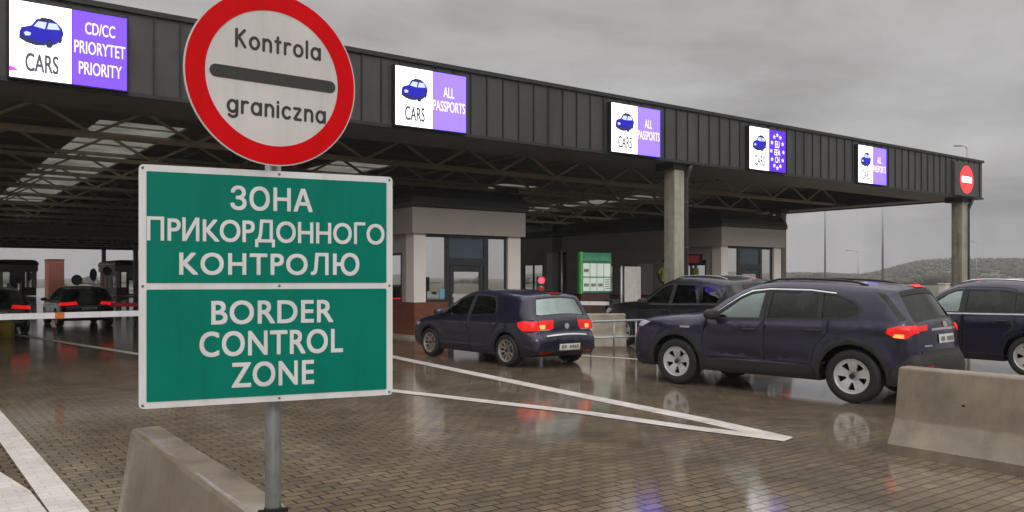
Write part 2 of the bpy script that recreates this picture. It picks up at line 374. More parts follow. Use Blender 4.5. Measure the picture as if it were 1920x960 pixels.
def tube(bm, pts, r, n=8, mi=0, caps=True):
    pts = [Vector(p) for p in pts]; rings = []
    rs = r if isinstance(r, (list, tuple)) else [r] * len(pts)
    for i, p in enumerate(pts):
        d = (pts[min(i + 1, len(pts) - 1)] - pts[max(i - 1, 0)]).normalized()
        a = d.orthogonal().normalized() if i == 0 else (prev_a - d * prev_a.dot(d)).normalized()
        prev_a = a; b = d.cross(a)
        rings.append([bm.verts.new(p + (a * math.cos(k * 2 * math.pi / n) + b * math.sin(k * 2 * math.pi / n)) * rs[i]) for k in range(n)])
    for i in range(len(rings) - 1):
        for k in range(n):
            f = bm.faces.new((rings[i][k], rings[i][(k + 1) % n], rings[i + 1][(k + 1) % n], rings[i + 1][k])); f.material_index = mi; f.smooth = True
    if caps:
        for rg in (rings[0][::-1], rings[-1]):
            f = bm.faces.new(rg); f.material_index = mi
def prism(bm, poly, axis_fn, d0, d1, mi=0):
    """Extrude a 2D polygon: axis_fn(a, b, d) gives the 3D point."""
    lo = [bm.verts.new(axis_fn(a, b, d0)) for a, b in poly]; hi = [bm.verts.new(axis_fn(a, b, d1)) for a, b in poly]
    n = len(poly)
    f0 = bm.faces.new(lo[::-1]); f1 = bm.faces.new(hi); fs = [f0, f1]
    for i in range(n): fs.append(bm.faces.new((lo[i], lo[(i + 1) % n], hi[(i + 1) % n], hi[i])))
    for f in fs: f.material_index = mi
    return fs
def lathe(bm, prof, n=32, M=None, mi=0, smooth=True):
    """prof: (radius, height along axis y)."""
    rings = []
    for r, y in prof:
        ring = []
        for k in range(n):
            a = 2 * math.pi * k / n
            p = Vector((r * math.cos(a), y, r * math.sin(a)))
            ring.append(bm.verts.new(M @ p if M is not None else p))
        rings.append(ring)
    for i in range(len(rings) - 1):
        for k in range(n):
            f = bm.faces.new((rings[i][k], rings[i][(k + 1) % n], rings[i + 1][(k + 1) % n], rings[i + 1][k])); f.material_index = mi; f.smooth = smooth
    return rings
def copy_tree(o, parent=None):
    c = o.copy(); COL.objects.link(c); c.parent = parent
    for ch in [x for x in scene.objects if x.parent == o]: copy_tree(ch, c)
    return c
TEXTS = {}
def raw_text(txt, bold=0.0, space=1.0):
    cu = bpy.data.curves.new("lettering", 'FONT'); cu.body = txt; cu.space_character = space
    cu.extrude = 0.0; cu.size = 1.0; cu.resolution_u = 5
    o = bpy.data.objects.new("lettering", cu); COL.objects.link(o)
    dg = bpy.context.evaluated_depsgraph_get(); dg.update()
    me = bpy.data.meshes.new_from_object(o.evaluated_get(dg)); bpy.data.objects.remove(o); bpy.data.curves.remove(cu)
    TEXTS[(txt, bold, space)] = me
def text_mesh(txt, x0, x1, z0, z1, bold=0.0, space=1.0):
    """Mesh of a line of text in the xz plane, facing -y, fitted to a box."""
    me = TEXTS[(txt, bold, space)]
    xs = [v.co.x for v in me.vertices]; ys = [v.co.y for v in me.vertices]
    a, b, c, d = min(xs), max(xs), min(ys), max(ys)
    bm = bmesh.new(); bm.from_mesh(me)
    for v in bm.verts: v.co = Vector((x0 + (v.co.x - a) / (b - a) * (x1 - x0), 0, z0 + (v.co.y - c) / (d - c) * (z1 - z0)))
    bmesh.ops.remove_doubles(bm, verts=bm.verts[:], dist=1e-5)
    seen = set(); kill = []
    for f in bm.faces:
        k = tuple(sorted(v.index for v in f.verts))
        if k in seen: kill.append(f)
        seen.add(k); f.smooth = False
    if kill: bmesh.ops.delete(bm, geom=kill, context='FACES')
    if bold:                                                       # heavier strokes: the outline laid over itself, a hair apart
        base = bm.faces[:]
        for k, (ax_, az_) in enumerate(((-1, -1), (1, -1), (-1, 1), (1, 1))):
            g = bmesh.ops.duplicate(bm, geom=base)['geom']
            for v in g:
                if isinstance(v, bmesh.types.BMVert): v.co += Vector((ax_ * bold * (z1 - z0), -.00012 * (k + 1), az_ * bold * (z1 - z0)))
    bm.normal_update()
    for f in bm.faces:
        if f.normal.y > 0: f.normal_flip()
    return bm
def shift_bm(bm, dx=0, dy=0, dz=0):
    for v in bm.verts: v.co += Vector((dx, dy, dz))
    return bm
# ------------------------------------------------------------------ cars
def cr_path(P, step=0.05):
    """Centripetal Catmull-Rom through the points, resampled evenly."""
    P = [Vector(p) for p in P]; out = []
    for i in range(len(P) - 1):
        p1, p2 = P[i], P[i + 1]; p0 = P[i - 1] if i else p1 * 2 - p2; p3 = P[i + 2] if i + 2 < len(P) else p2 * 2 - p1
        t0 = 0; t1 = t0 + max((p1 - p0).length, 1e-4) ** .5; t2 = t1 + max((p2 - p1).length, 1e-4) ** .5; t3 = t2 + max((p3 - p2).length, 1e-4) ** .5
        for k in range(16):
            t = t1 + (t2 - t1) * k / 16
            a1 = p0 * ((t1 - t) / (t1 - t0)) + p1 * ((t - t0) / (t1 - t0)); a2 = p1 * ((t2 - t) / (t2 - t1)) + p2 * ((t - t1) / (t2 - t1)); a3 = p2 * ((t3 - t) / (t3 - t2)) + p3 * ((t - t2) / (t3 - t2))
            b1 = a1 * ((t2 - t) / (t2 - t0)) + a2 * ((t - t0) / (t2 - t0)); b2 = a2 * ((t3 - t) / (t3 - t1)) + a3 * ((t - t1) / (t3 - t1))
            out.append(b1 * ((t2 - t) / (t2 - t1)) + b2 * ((t - t1) / (t2 - t1)))
    out.append(P[-1])
    tot = sum((out[i + 1] - out[i]).length for i in range(len(out) - 1)); n = max(2, round(tot / step)); res = [out[0]]; acc = 0; k = 1
    for i in range(len(out) - 1):
        d = (out[i + 1] - out[i]).length
        while k < n and acc + d >= k * tot / n - 1e-9:
            res.append(out[i].lerp(out[i + 1], (k * tot / n - acc) / d if d else 0)); k += 1
        acc += d
    res.append(out[-1])
    return res
def inside(poly, x, y):
    c = False; n = len(poly); j = n - 1
    for i in range(n):
        xi, yi = poly[i][0], poly[i][1]; xj, yj = poly[j][0], poly[j][1]
        if (yi > y) != (yj > y) and x < (xj - xi) * (y - yi) / (yj - yi) + xi: c = not c
        j = i
    return c
def sm(x):
    x = max(0.0, min(1.0, x)); return x * x * (3 - 2 * x)
def ribbons(pts, wd):
    out = []
    for a, b in zip(pts[:-1], pts[1:]):
        a = Vector(a); b = Vector(b); d = (b - a).normalized(); n = Vector((-d.y, d.x)) * wd / 2; e = d * wd * 0.3
        out.append([tuple(a - e + n), tuple(a - e - n), tuple(b + e - n), tuple(b + e + n)])
    return out

def build_car(spec, name):
    """One car: a skin made of a side sheet (x, z) mirrored left and right and a belt sheet that runs over bonnet, roof and tail.
    The panes, lamps, doors and trim are cut into the sheets as exact outlines; x runs from the nose to the tail, z up."""
    S = spec; root = empty(name)
    wx = S['wheels']; rw = S['rw']; ra = S['ra']; sill = S['sill']
    top = cr_path(S['top'], 0.05)
    def arch(cx):
        a0 = math.asin((sill - rw) / ra); n = 18
        return [Vector((cx + ra * math.cos(a0 + (math.pi - 2 * a0) * k / n), rw + ra * math.sin(a0 + (math.pi - 2 * a0) * k / n))) for k in range(n + 1)]
    def seg(a, b, step=0.12):
        n = max(1, round((b - a).length / step)); return [a.lerp(b, k / n) for k in range(1, n)]
    ar, af = arch(wx[1]), arch(wx[0])
    bot = seg(top[-1], ar[0]) + ar + seg(ar[-1], af[0]) + af + seg(af[-1], top[0])
    outl = top + bot; NT = len(top); N = len(outl)
    cen = [(p.x, p.y) for p in outl]
    nrm = []
    for i in range(N):
        d = outl[(i + 1) % N] - outl[i - 1]; nn = Vector((-d.y, d.x)).normalized(); nrm.append(nn)        # the path runs nose -> roof -> tail, so this points out
    Lc = S['L']
    rad = []
    for i in range(N):
        if i >= NT: rad.append(0.018)
        else:
            n = nrm[i]; x = outl[i].x
            rad.append(S['r_end'] * abs(n.x) + S['r_top'] * max(n.y, 0) if n.y > -0.2 else 0.06)
    for _ in range(3): rad = [rad[i] if i >= NT else (rad[max(i - 1, 0)] + rad[i] * 2 + rad[min(i + 1, NT - 1)]) / 4 for i in range(N)]
    belt = S['belt']; Wm = S['W'] / 2
    def base_w(x, z):
        xf, xr = S['plan_f'], Lc - S['plan_r']
        wv = Wm
        if x < xf: wv -= S['tap_f'] * ((xf - x) / xf) ** 2.2
        if x > xr: wv -= S['tap_r'] * ((x - xr) / (Lc - xr)) ** 2.2
        if z < 0.60: wv -= 0.075 * ((0.60 - z) / 0.4) ** 2 if z > 0.2 else 0.075
        bz = belt(x)
        if z > bz - 0.28 and z <= bz: wv -= 0.035 * ((z - bz + 0.28) / 0.28) ** 2
        if z > bz: wv -= 0.035 + S['lean'] * (z - bz) + 0.18 * (z - bz) ** 2
        wv += S['crease'] * math.exp(-((z - (bz - 0.13)) / 0.045) ** 2) * sm((x - 0.5) / 0.6)
        wv -= S['crease'] * 0.9 * math.exp(-((z - 0.52) / 0.10) ** 2) * sm((x - wx[0] - ra) / 0.3) * sm((wx[1] - ra - x) / 0.3)
        for c in wx:
            dd = math.hypot(x - c, z - rw)
            wv += S['flare'] * sm(1 - (dd - ra) / 0.17)
        return wv
    def q_at(x, z):
        bq, br, bi = 9, .02, 0
        for i in range(N):
            ax, az = cen[i]
            if abs(ax - x) > 0.4 or abs(az - z) > 0.4: continue
            bx, bz = cen[(i + 1) % N]; ex, ez = bx - ax, bz - az; l2 = ex * ex + ez * ez
            t = max(0, min(1, ((x - ax) * ex + (z - az) * ez) / l2)) if l2 else 0
            d = math.hypot(x - ax - ex * t, z - az - ez * t); r = rad[i] + (rad[(i + 1) % N] - rad[i]) * t
            if d / r < bq: bq, br = d / r, r
        return bq, br
    def side_y(x, z):
        q, r = q_at(x, z)
        return base_w(x, z) - (r * (1 - math.sqrt(max(0, 1 - (1 - min(q, 1)) ** 2))) if q < 1 else 0)
    we = [base_w(*c) - rad[i] for i, c in enumerate(cen)]
    crown = []
    for i in range(N):
        if i >= NT: crown.append(0.0)
        else: crown.append((S['bow_end'] * abs(nrm[i].x) + 0.028 * max(nrm[i].y, 0)) * min(1, i / 4, (NT - 1 - i) / 4))
    # ---- 2D regions
    regs = list(S['side'])
    verts2 = [Vector(c) for c in cen]; edges2 = [(i, (i + 1) % N) for i in range(N)]
    for _, poly in regs:
        b0 = len(verts2); verts2 += [Vector(p) for p in poly]; edges2 += [(b0 + i, b0 + (i + 1) % len(poly)) for i in range(len(poly))]
    for i in range(NT):
        for k in (0.06, 0.2, 0.45, 0.8):
            p = outl[i] - nrm[i] * rad[i] * k
            q, _ = q_at(p.x, p.y)
            if q > k * 0.85 and inside(cen, p.x, p.y): verts2.append(p)
    gx = 0.0
    while gx < Lc:
        gz = 0.2
        while gz < S['H']:
            if inside(cen, gx, gz) and q_at(gx, gz)[0] > 1.05: verts2.append(Vector((gx + random.uniform(-.004, .004), gz + random.uniform(-.004, .004))))
            gz += 0.055
        gx += 0.075
    v2, _, f2, *_ = delaunay_2d_cdt(verts2, edges2, [], 0, 1e-5)
    V = []; key = {}; F = []
    def addv(p):
        k = (round(p[0], 3), round(p[1], 3), round(p[2], 3))
        if k not in key: key[k] = len(V); V.append(Vector(p))
        return key[k]
    ys = [side_y(p.x, p.y) for p in v2]
    for f in f2:
        cx = sum(v2[i].x for i in f) / 3; cz = sum(v2[i].y for i in f) / 3
        if not inside(cen, cx, cz): continue
        rg = 'body'
        for nm, poly in regs:
            if inside(poly, cx, cz): rg = nm
        for sgn in (-1, 1):
            idx = [addv((v2[i].x, sgn * ys[i], v2[i].y)) for i in f]
            if len(set(idx)) < 3: continue
            a, b, c = (V[i] for i in idx)
            if (b - a).cross(c - a).y * sgn < 0: idx = idx[::-1]
            F.append((idx, rg, sgn))
    # ---- belt sheet
    acc = [0.0]
    for i in range(NT - 1): acc.append(acc[-1] + (top[i + 1] - top[i]).length)
    iroof = max(range(NT), key=lambda i: top[i].y)
    def l_at(kind, val):
        rng = range(iroof, NT - 1) if kind in ('rear',) else range(0, iroof) if kind == 'front' else range(NT - 1)
        for i in rng:
            if kind in ('rear', 'front'): a, b = top[i].y, top[i + 1].y
            else: a, b = top[i].x, top[i + 1].x
            if (a - val) * (b - val) <= 0 and a != b and (kind != 'top' or (0.3 < top[i].y and nrm[i].y > 0.25)):
                return acc[i] + (acc[i + 1] - acc[i]) * (val - a) / (b - a)
        i = min(rng, key=lambda i: abs((top[i].x if kind == 'top' else top[i].y) - val))
        return acc[i]
    def ev(l):
        l = max(0, min(acc[-1], l))
        i = 0
        while i < NT - 2 and acc[i + 1] < l: i += 1
        t = (l - acc[i]) / (acc[i + 1] - acc[i])
        return top[i].lerp(top[i + 1], t), nrm[i].lerp(nrm[i + 1], t).normalized(), we[i] + (we[i + 1] - we[i]) * t, crown[i] + (crown[i + 1] - crown[i]) * t
    YS = 0.8
    bregs = []
    for nm, poly in S['belt_regions']:
        pp = []
        dense = []
        for k in range(len(poly)):
            (ka, va, ya), (kb, vb, yb) = poly[k], poly[(k + 1) % len(poly)]
            la, lb = l_at(ka, va), l_at(kb, vb)
            n = max(1, int(abs(lb - la) / 0.1 + abs(ya - yb) / 0.2))
            for t in range(n): dense.append((la + (lb - la) * t / n, ya + (yb - ya) * t / n))
        for l, y in dense:
            pp.append((l, max(-1, min(1, y / ev(l)[2])) * YS))
        bregs.append((nm, pp))
    bv = [Vector((acc[i], -YS)) for i in range(NT)] + [Vector((acc[i], YS)) for i in range(NT)]
    be = [(i, i + 1) for i in range(NT - 1)] + [(NT + i, NT + i + 1) for i in range(NT - 1)] + [(0, NT), (NT - 1, 2 * NT - 1)]
    for _, poly in bregs:
        b0 = len(bv); bv += [Vector(p) for p in poly]; be += [(b0 + i, b0 + (i + 1) % len(poly)) for i in range(len(poly))]
    for i in range(1, NT - 1):
        for k in range(1, 12): bv.append(Vector((acc[i], YS * (-1 + k / 6))))
    v3, _, f3, *_ = delaunay_2d_cdt(bv, be, [], 0, 1e-5)
    pos = []
    for p in v3:
        c, n, wv, cr = ev(p.x); yn = p.y / YS
        q = c + n * cr * (1 - yn * yn); pos.append((q.x, yn * wv, q.y))
    for f in f3:
        cl = sum(v3[i].x for i in f) / 3; cy = sum(v3[i].y for i in f) / 3
        rg = 'body'
        for nm, poly in bregs:
            if inside(poly, cl, cy): rg = nm
        idx = [addv(pos[i]) for i in f]
        if len(set(idx)) < 3: continue
        a, b, c = (V[i] for i in idx)
        n = ev(cl)[1]; nn = (b - a).cross(c - a)
        if nn.x * n.x + nn.z * n.y < 0: idx = idx[::-1]
        F.append((idx, rg, 1 if cy > 0 else -1))
    # ---- underside and wheel wells
    for i in range(NT - 1, N):
        j = (i + 1) % N
        idx = [addv((cen[i][0], -we[i], cen[i][1])), addv((cen[j][0], -we[j], cen[j][1])), addv((cen[j][0], we[j], cen[j][1])), addv((cen[i][0], we[i], cen[i][1]))]
        if len(set(idx)) == 4: F.append((idx[::-1], 'under', 1))
    # ---- smooth normals over the whole skin, then one mesh per region
    vn = [Vector() for _ in V]
    for idx, rg, sg in F:
        if rg == 'under': continue
        n = (V[idx[1]] - V[idx[0]]).cross(V[idx[2]] - V[idx[0]])
        for i in idx: vn[i] += n
    vn = [n.normalized() if n.length > 0 else Vector((0, 0, 1)) for n in vn]
    body_mats = [S['paint'], M_SEAM, M_UNDER, M_BLACKP]
    groups = {}
    for idx, rg, sg in F:
        base = rg
        if rg in ('seam', 'under', 'trim'): base = 'body'
        side_split = base.split('#')[0] in ('door', 'window', 'tail_light', 'headlight', 'reflector', 'tail_bulb', 'lamp_strip')
        groups.setdefault((base, sg if side_split else 0), []).append((idx, rg))
    made = {}
    OFF = {'window': -0.010, 'windscreen': -0.006, 'rear_window': -0.008, 'wheel_arch_trim': 0.010, 'sill_trim': 0.008, 'bumper_trim': 0.010, 'chrome_strip': 0.005, 'number_plate': 0.012, 'badge': 0.012, 'reflector': 0.005, 'tail_light': 0.010, 'tail_bulb': 0.014, 'brake_light': 0.012}
    def prio(kv):
        b = kv[0][0].split('#')[0]
        return {'body': 0, 'door': 1, 'tailgate': 1}.get(b, 2)
    def comps(fl):
        par = {}
        def fd(i):
            while par.setdefault(i, i) != i: par[i] = par[par[i]]; i = par[i]
            return i
        for idx, rg in fl:
            for i in idx[1:]: par[fd(i)] = fd(idx[0])
        out = {}
        for f in fl: out.setdefault(fd(f[0][0]), []).append(f)
        return sorted(out.values(), key=len, reverse=True)
    jobs = []
    for (base, sg), fl in groups.items():
        if base == 'body': continue
        cs = comps(fl)
        if base.startswith('door'):                                # slivers above the window frame stay with the body
            for rest in cs[1:]: groups[('body', 0)] += [(i, 'body') for i, r_ in rest]
            cs = cs[:1]
        jobs += [((base, sg), k) for k in cs]
    jobs.append((('body', 0), groups[('body', 0)]))
    for (base, sg), fl in sorted(jobs, key=prio):
        nm = base.split('#')[0]; mp = {}; vs = []; ns = []; fs = []; mi = []
        off = OFF.get(nm, 0)
        for idx, rg in fl:
            for i in idx:
                if i not in mp: mp[i] = len(vs); vs.append(V[i] + vn[i] * off); ns.append(vn[i])
            fs.append([mp[i] for i in idx]); mi.append({'seam': 1, 'under': 2, 'trim': 3}.get(rg, 0))
        me = bpy.data.meshes.new(nm); me.from_pydata(vs, [], fs)
        for m in (body_mats if nm == 'body' else [S['mats'].get(base, S['mats'].get(nm, S['paint']))]): me.materials.append(m)
        for p, k in zip(me.polygons, mi): p.material_index = k if nm == 'body' else 0; p.use_smooth = True
        me.normals_split_custom_set_from_vertices([tuple(n) for n in ns])
        par = root
        tgt = S['inside'].get(base)
        if tgt: par = made.get((tgt, sg), made.get((tgt, 0), root))
        o = link(nm, me, par)
        made.setdefault((base, sg), o)
    # ---- wheels
    WS = S['rim']
    track = S['W'] / 2 - S.get('inset', 0.012)
    protos = None
    for sgn in (-1, 1):
        for c in wx:
            if protos is None:
                hub = empty('wheel'); hub.parent = root
                bm = bmesh.new(); tw = 0.225; rr = rw * S['rim_r']
                prof = [(rr, -tw * .46), (rr + .012, -tw * .5), (rw * .86, -tw * .52), (rw * .955, -tw * .46), (rw * .99, -tw * .36), (rw, -tw * .2), (rw, tw * .2), (rw * .99, tw * .36), (rw * .955, tw * .46), (rw * .86, tw * .52), (rr, tw * .5)]
                lathe(bm, [(r, y + tw * .5) for r, y in prof], 44)
                fin('tyre', bm, M_TYRE, hub, True, 40)
                bm = bmesh.new()
                rim_mesh(bm, rr, tw, WS)
                fin('rim', bm, [S['rim_mat'], M_UNDER, M_BLACKP], hub, True, 35)
                protos = hub
            else:
                hub = copy_tree(protos, root)
            hub.location = (c, sgn * track, rw)
            hub.rotation_euler = (0, random.uniform(0, 1.2), 0 if sgn < 0 else math.pi)
    # ---- seats, wheel, dash
    fx = S['seat_x']; fl = rw + 0.05
    def seat(x, y, hw, zt):
        bm = bmesh.new()
        box(bm, x - .30, x + .2, y - hw, y + hw, fl, fl + .26, 0, .05)
        M = Matrix.Translation((x + .2, y, fl + .2)) @ Matrix.Rotation(R(16), 4, 'Y')
        box(bm, -.06, .07, -hw, hw, 0, zt, 0, .05, M)
        for k in ([0] if hw < .4 else [-.36, .36]):
            M2 = Matrix.Translation((x + .2 + .16, y + k, fl + .2 + zt * .97)) @ Matrix.Rotation(R(10), 4, 'Y')
            box(bm, -.045, .045, -.12, .12, 0, .18, 0, .04, M2)
        fin('seat', bm, M_SEAT, root, True, 50)
    zt = S['seat_h']
    seat(fx, -.36, .25, zt); seat(fx, .36, .25, zt); seat(fx + .85, 0, .62, zt - .04)
    bm = bmesh.new(); box(bm, fx - 1.02, fx - .62, -.62, .62, fl + .1, belt(fx) - .05, 0, .06); fin('dashboard', bm, M_BLACKP, root, True, 50)
    bm = bmesh.new()
    sw = []
    for k in range(21):
        a = 2 * math.pi * k / 20; sw.append(Vector((fx - .52 + .19 * math.sin(a) * .35, -.36 + .19 * math.cos(a), belt(fx) - .06 + .19 * math.sin(a) * .93)))
    tube(bm, sw, .016, 6); fin('steering_wheel', bm, M_BLACKP, root, True)
    # ---- mirrors, handles, rails
    mxp, mzp = S['mirror']
    for sgn in (-1, 1):
        y0 = side_y(mxp, mzp)
        bm = bmesh.new(); bmesh.ops.create_icosphere(bm, subdivisions=3, radius=1)
        for v in bm.verts:
            c = v.co
            c.x = math.copysign(abs(c.x) ** .7, c.x); c.z = math.copysign(abs(c.z) ** .75, c.z)
            v.co = Vector((mxp + c.x * .075 - .03 * c.y, sgn * (y0 + .135 + c.y * .115), mzp + .07 + c.z * .078))
        tube(bm, [(mxp, sgn * (y0 - .02), mzp + .01), (mxp, sgn * (y0 + .09), mzp + .035)], .03, 8)
        for f in bm.faces: f.smooth = True
        fin('wing_mirror', bm, S.get('mirror_mat', M_BLACKP), made.get(('door#1', sgn), root), True)
        for dn, (hx, hz) in S['handles']:
            yh = side_y(hx, hz); yh2 = side_y(hx + .2, hz)
            bm = bmesh.new(); tube(bm, [(hx, sgn * (yh + .004), hz), (hx + .03, sgn * (yh + .032), hz), (hx + .17, sgn * (yh2 + .032), hz + .005), (hx + .2, sgn * (yh2 + .004), hz + .005)], .014, 6)
            fin('door_handle', bm, S.get('handle_mat', M_BLACKP), made.get((dn, sgn), root), True)
        if S.get('rails'):
            xa, xb = S['rails']; pts = []
            for k in range(13):
                x = xa + (xb - xa) * k / 12
                zz = max(p.y for i, p in enumerate(top) if abs(p.x - x) < .06)
                li = l_at('top', x); c, n, wv, cr = ev(li)
                h = .035 * min(1, k / 1.5, (12 - k) / 1.5)
                pts.append((x, sgn * (wv - .03), c.y + .005 + h))
            bm = bmesh.new(); tube(bm, pts, .016, 8)
            fin('roof_rail', bm, S.get('rail_mat', M_BLACKP), root, True)
    # ---- lettering on the plate: only unreadable dark marks, as in the photo
    if S.get('plate'):
        zc, hw = S['plate']
        bm = bmesh.new()
        l = l_at('rear', zc); c, n, wv, cr = ev(l)
        for k in range(7):
            y = -hw * .72 + k * hw * .24
            if k == 2: continue
            q = c + n * (cr * (1 - (y / wv) ** 2) + 0.016)
            box(bm, -.003, .003, y - .022, y + .022, -.028, .028, 0, 0, Matrix.Translation((q.x, 0, q.y)) @ Matrix.Rotation(math.atan2(n.y, n.x) * -1, 4, 'Y'))
        pl = made.get(('number_plate', 0))
        fin('plate_marking', bm, M_INK, pl or root)
    return root

def rim_mesh(bm, rr, tw, style):
    """Alloy: dished face with holes between the spokes, a barrel behind, a dark disc inside. The outer face looks to -y."""
    yo = tw * .04
    lathe(bm, [(rr * 1.02, yo + .002), (rr * 1.0, yo - .006), (rr * .96, yo - .004), (rr * .93, yo + .02)], 48, mi=0)
    lathe(bm, [(rr * .93, yo + .02), (rr * .93, tw * .7)], 48, mi=1)
    lathe(bm, [(rr * .93, tw * .55), (0.001, tw * .55)], 24, mi=1)
    n = style['n']; vs = []; es = []; holes = []
    def ring(r, k):
        b0 = len(vs)
        for i in range(k): vs.append(Vector((r * math.cos(2 * math.pi * i / k), r * math.sin(2 * math.pi * i / k))))
        for i in range(k): es.append((b0 + i, b0 + (i + 1) % k))
    R0 = rr * .945
    ring(R0, 48)
    for k in range(n):
        for da, hw_in, hw_out, r_in, r_out in style['holes']:
            a = 2 * math.pi * (k + da) / n; poly = []
            steps = 6
            for i in range(steps + 1):
                t = -1 + 2 * i / steps; poly.append((r_out * rr, a + t * hw_out / r_out * 1.0))
            for i in range(steps // 2 + 1):
                t = 1 - 2 * i / (steps // 2); poly.append((r_in * rr, a + t * hw_in / r_in))
            pp = [(r * math.cos(b), r * math.sin(b)) for r, b in poly]
            b0 = len(vs); vs += [Vector(p) for p in pp]; es += [(b0 + i, b0 + (i + 1) % len(pp)) for i in range(len(pp))]
            holes.append(pp)
    for r in (.12, .2, .32, .45, .6, .75, .88):
        for i in range(40): vs.append(Vector((rr * r * math.cos(2 * math.pi * (i + .5) / 40), rr * r * math.sin(2 * math.pi * (i + .5) / 40))))
    v, _, f, *_ = delaunay_2d_cdt(vs, es, [], 0, 1e-5)
    def dep(p):
        q = p.length / rr
        return yo + .012 + .022 * (1 - q) ** 2 * 2 - .0 + (.012 if q < .17 else 0) - style.get('bulge', .0) * math.sin(math.pi * min(1, q))
    fv = [bm.verts.new((p.x, dep(p), p.y)) for p in v]
    bv = {}
    used = {}
    for t in f:
        cx = sum(v[i].x for i in t) / 3; cy = sum(v[i].y for i in t) / 3
        if math.hypot(cx, cy) > R0 or any(inside(h, cx, cy) for h in holes): continue
        a, b, c = (v[i] for i in t)
        order = list(t) if (b - a).cross(c - a) > 0 else list(t)[::-1]
        try: fc = bm.faces.new([fv[i] for i in order])
        except ValueError: continue
        fc.smooth = True; fc.material_index = 0
        fc.normal_update()
        if fc.normal.y > 0: fc.normal_flip()
    # walls of the holes
    for h in holes:
        m = len(h)
        a = [bm.verts.new((x, dep(Vector((x, y))), y)) for x, y in h]; b = [bm.verts.new((x, dep(Vector((x, y))) + .035, y)) for x, y in h]
        for i in range(m):
            fc = bm.faces.new((a[i], a[(i + 1) % m], b[(i + 1) % m], b[i])); fc.material_index = 0
    lathe(bm, [(rr * .16, yo + .02), (rr * .15, yo + .006), (rr * .001, yo + .003)], 20, mi=2)
    for v_ in [x for x in bm.verts if not x.link_faces]: bm.verts.remove(v_)

RIM_FIVE = {'n': 5, 'holes': [(0.5, .045, .215, .36, .80)], 'bulge': .0}
RIM_TEN = {'n': 5, 'holes': [(0.25, .05, .17, .34, .86), (0.75, .05, .17, .34, .86), (0.0, .03, .07, .42, .86)], 'bulge': .004}

def arch_ring(cx, rw, ra, wdt, a0, a1, n=16):
    """Wheel arch cladding: round inside, with flats and corners outside."""
    o = [(cx + (ra + wdt * 1.25) * math.cos(a0 + (a1 - a0) * k / 6), rw + (ra + wdt * 1.25) * math.sin(a0 + (a1 - a0) * k / 6)) for k in range(7)]
    i = [(cx + (ra - .03) * math.cos(a0 + (a1 - a0) * k / n), rw + (ra - .03) * math.sin(a0 + (a1 - a0) * k / n)) for k in range(n + 1)]
    return o + i[::-1]
def mirror_belt(polys):
    out = []
    for nm, poly in polys:
        out.append((nm, poly)); out.append((nm, [(k, v, -y) for k, v, y in poly]))
    return out
def seams(polys, wd=0.011): return [('seam', r) for p in polys for r in ribbons(p, wd)]

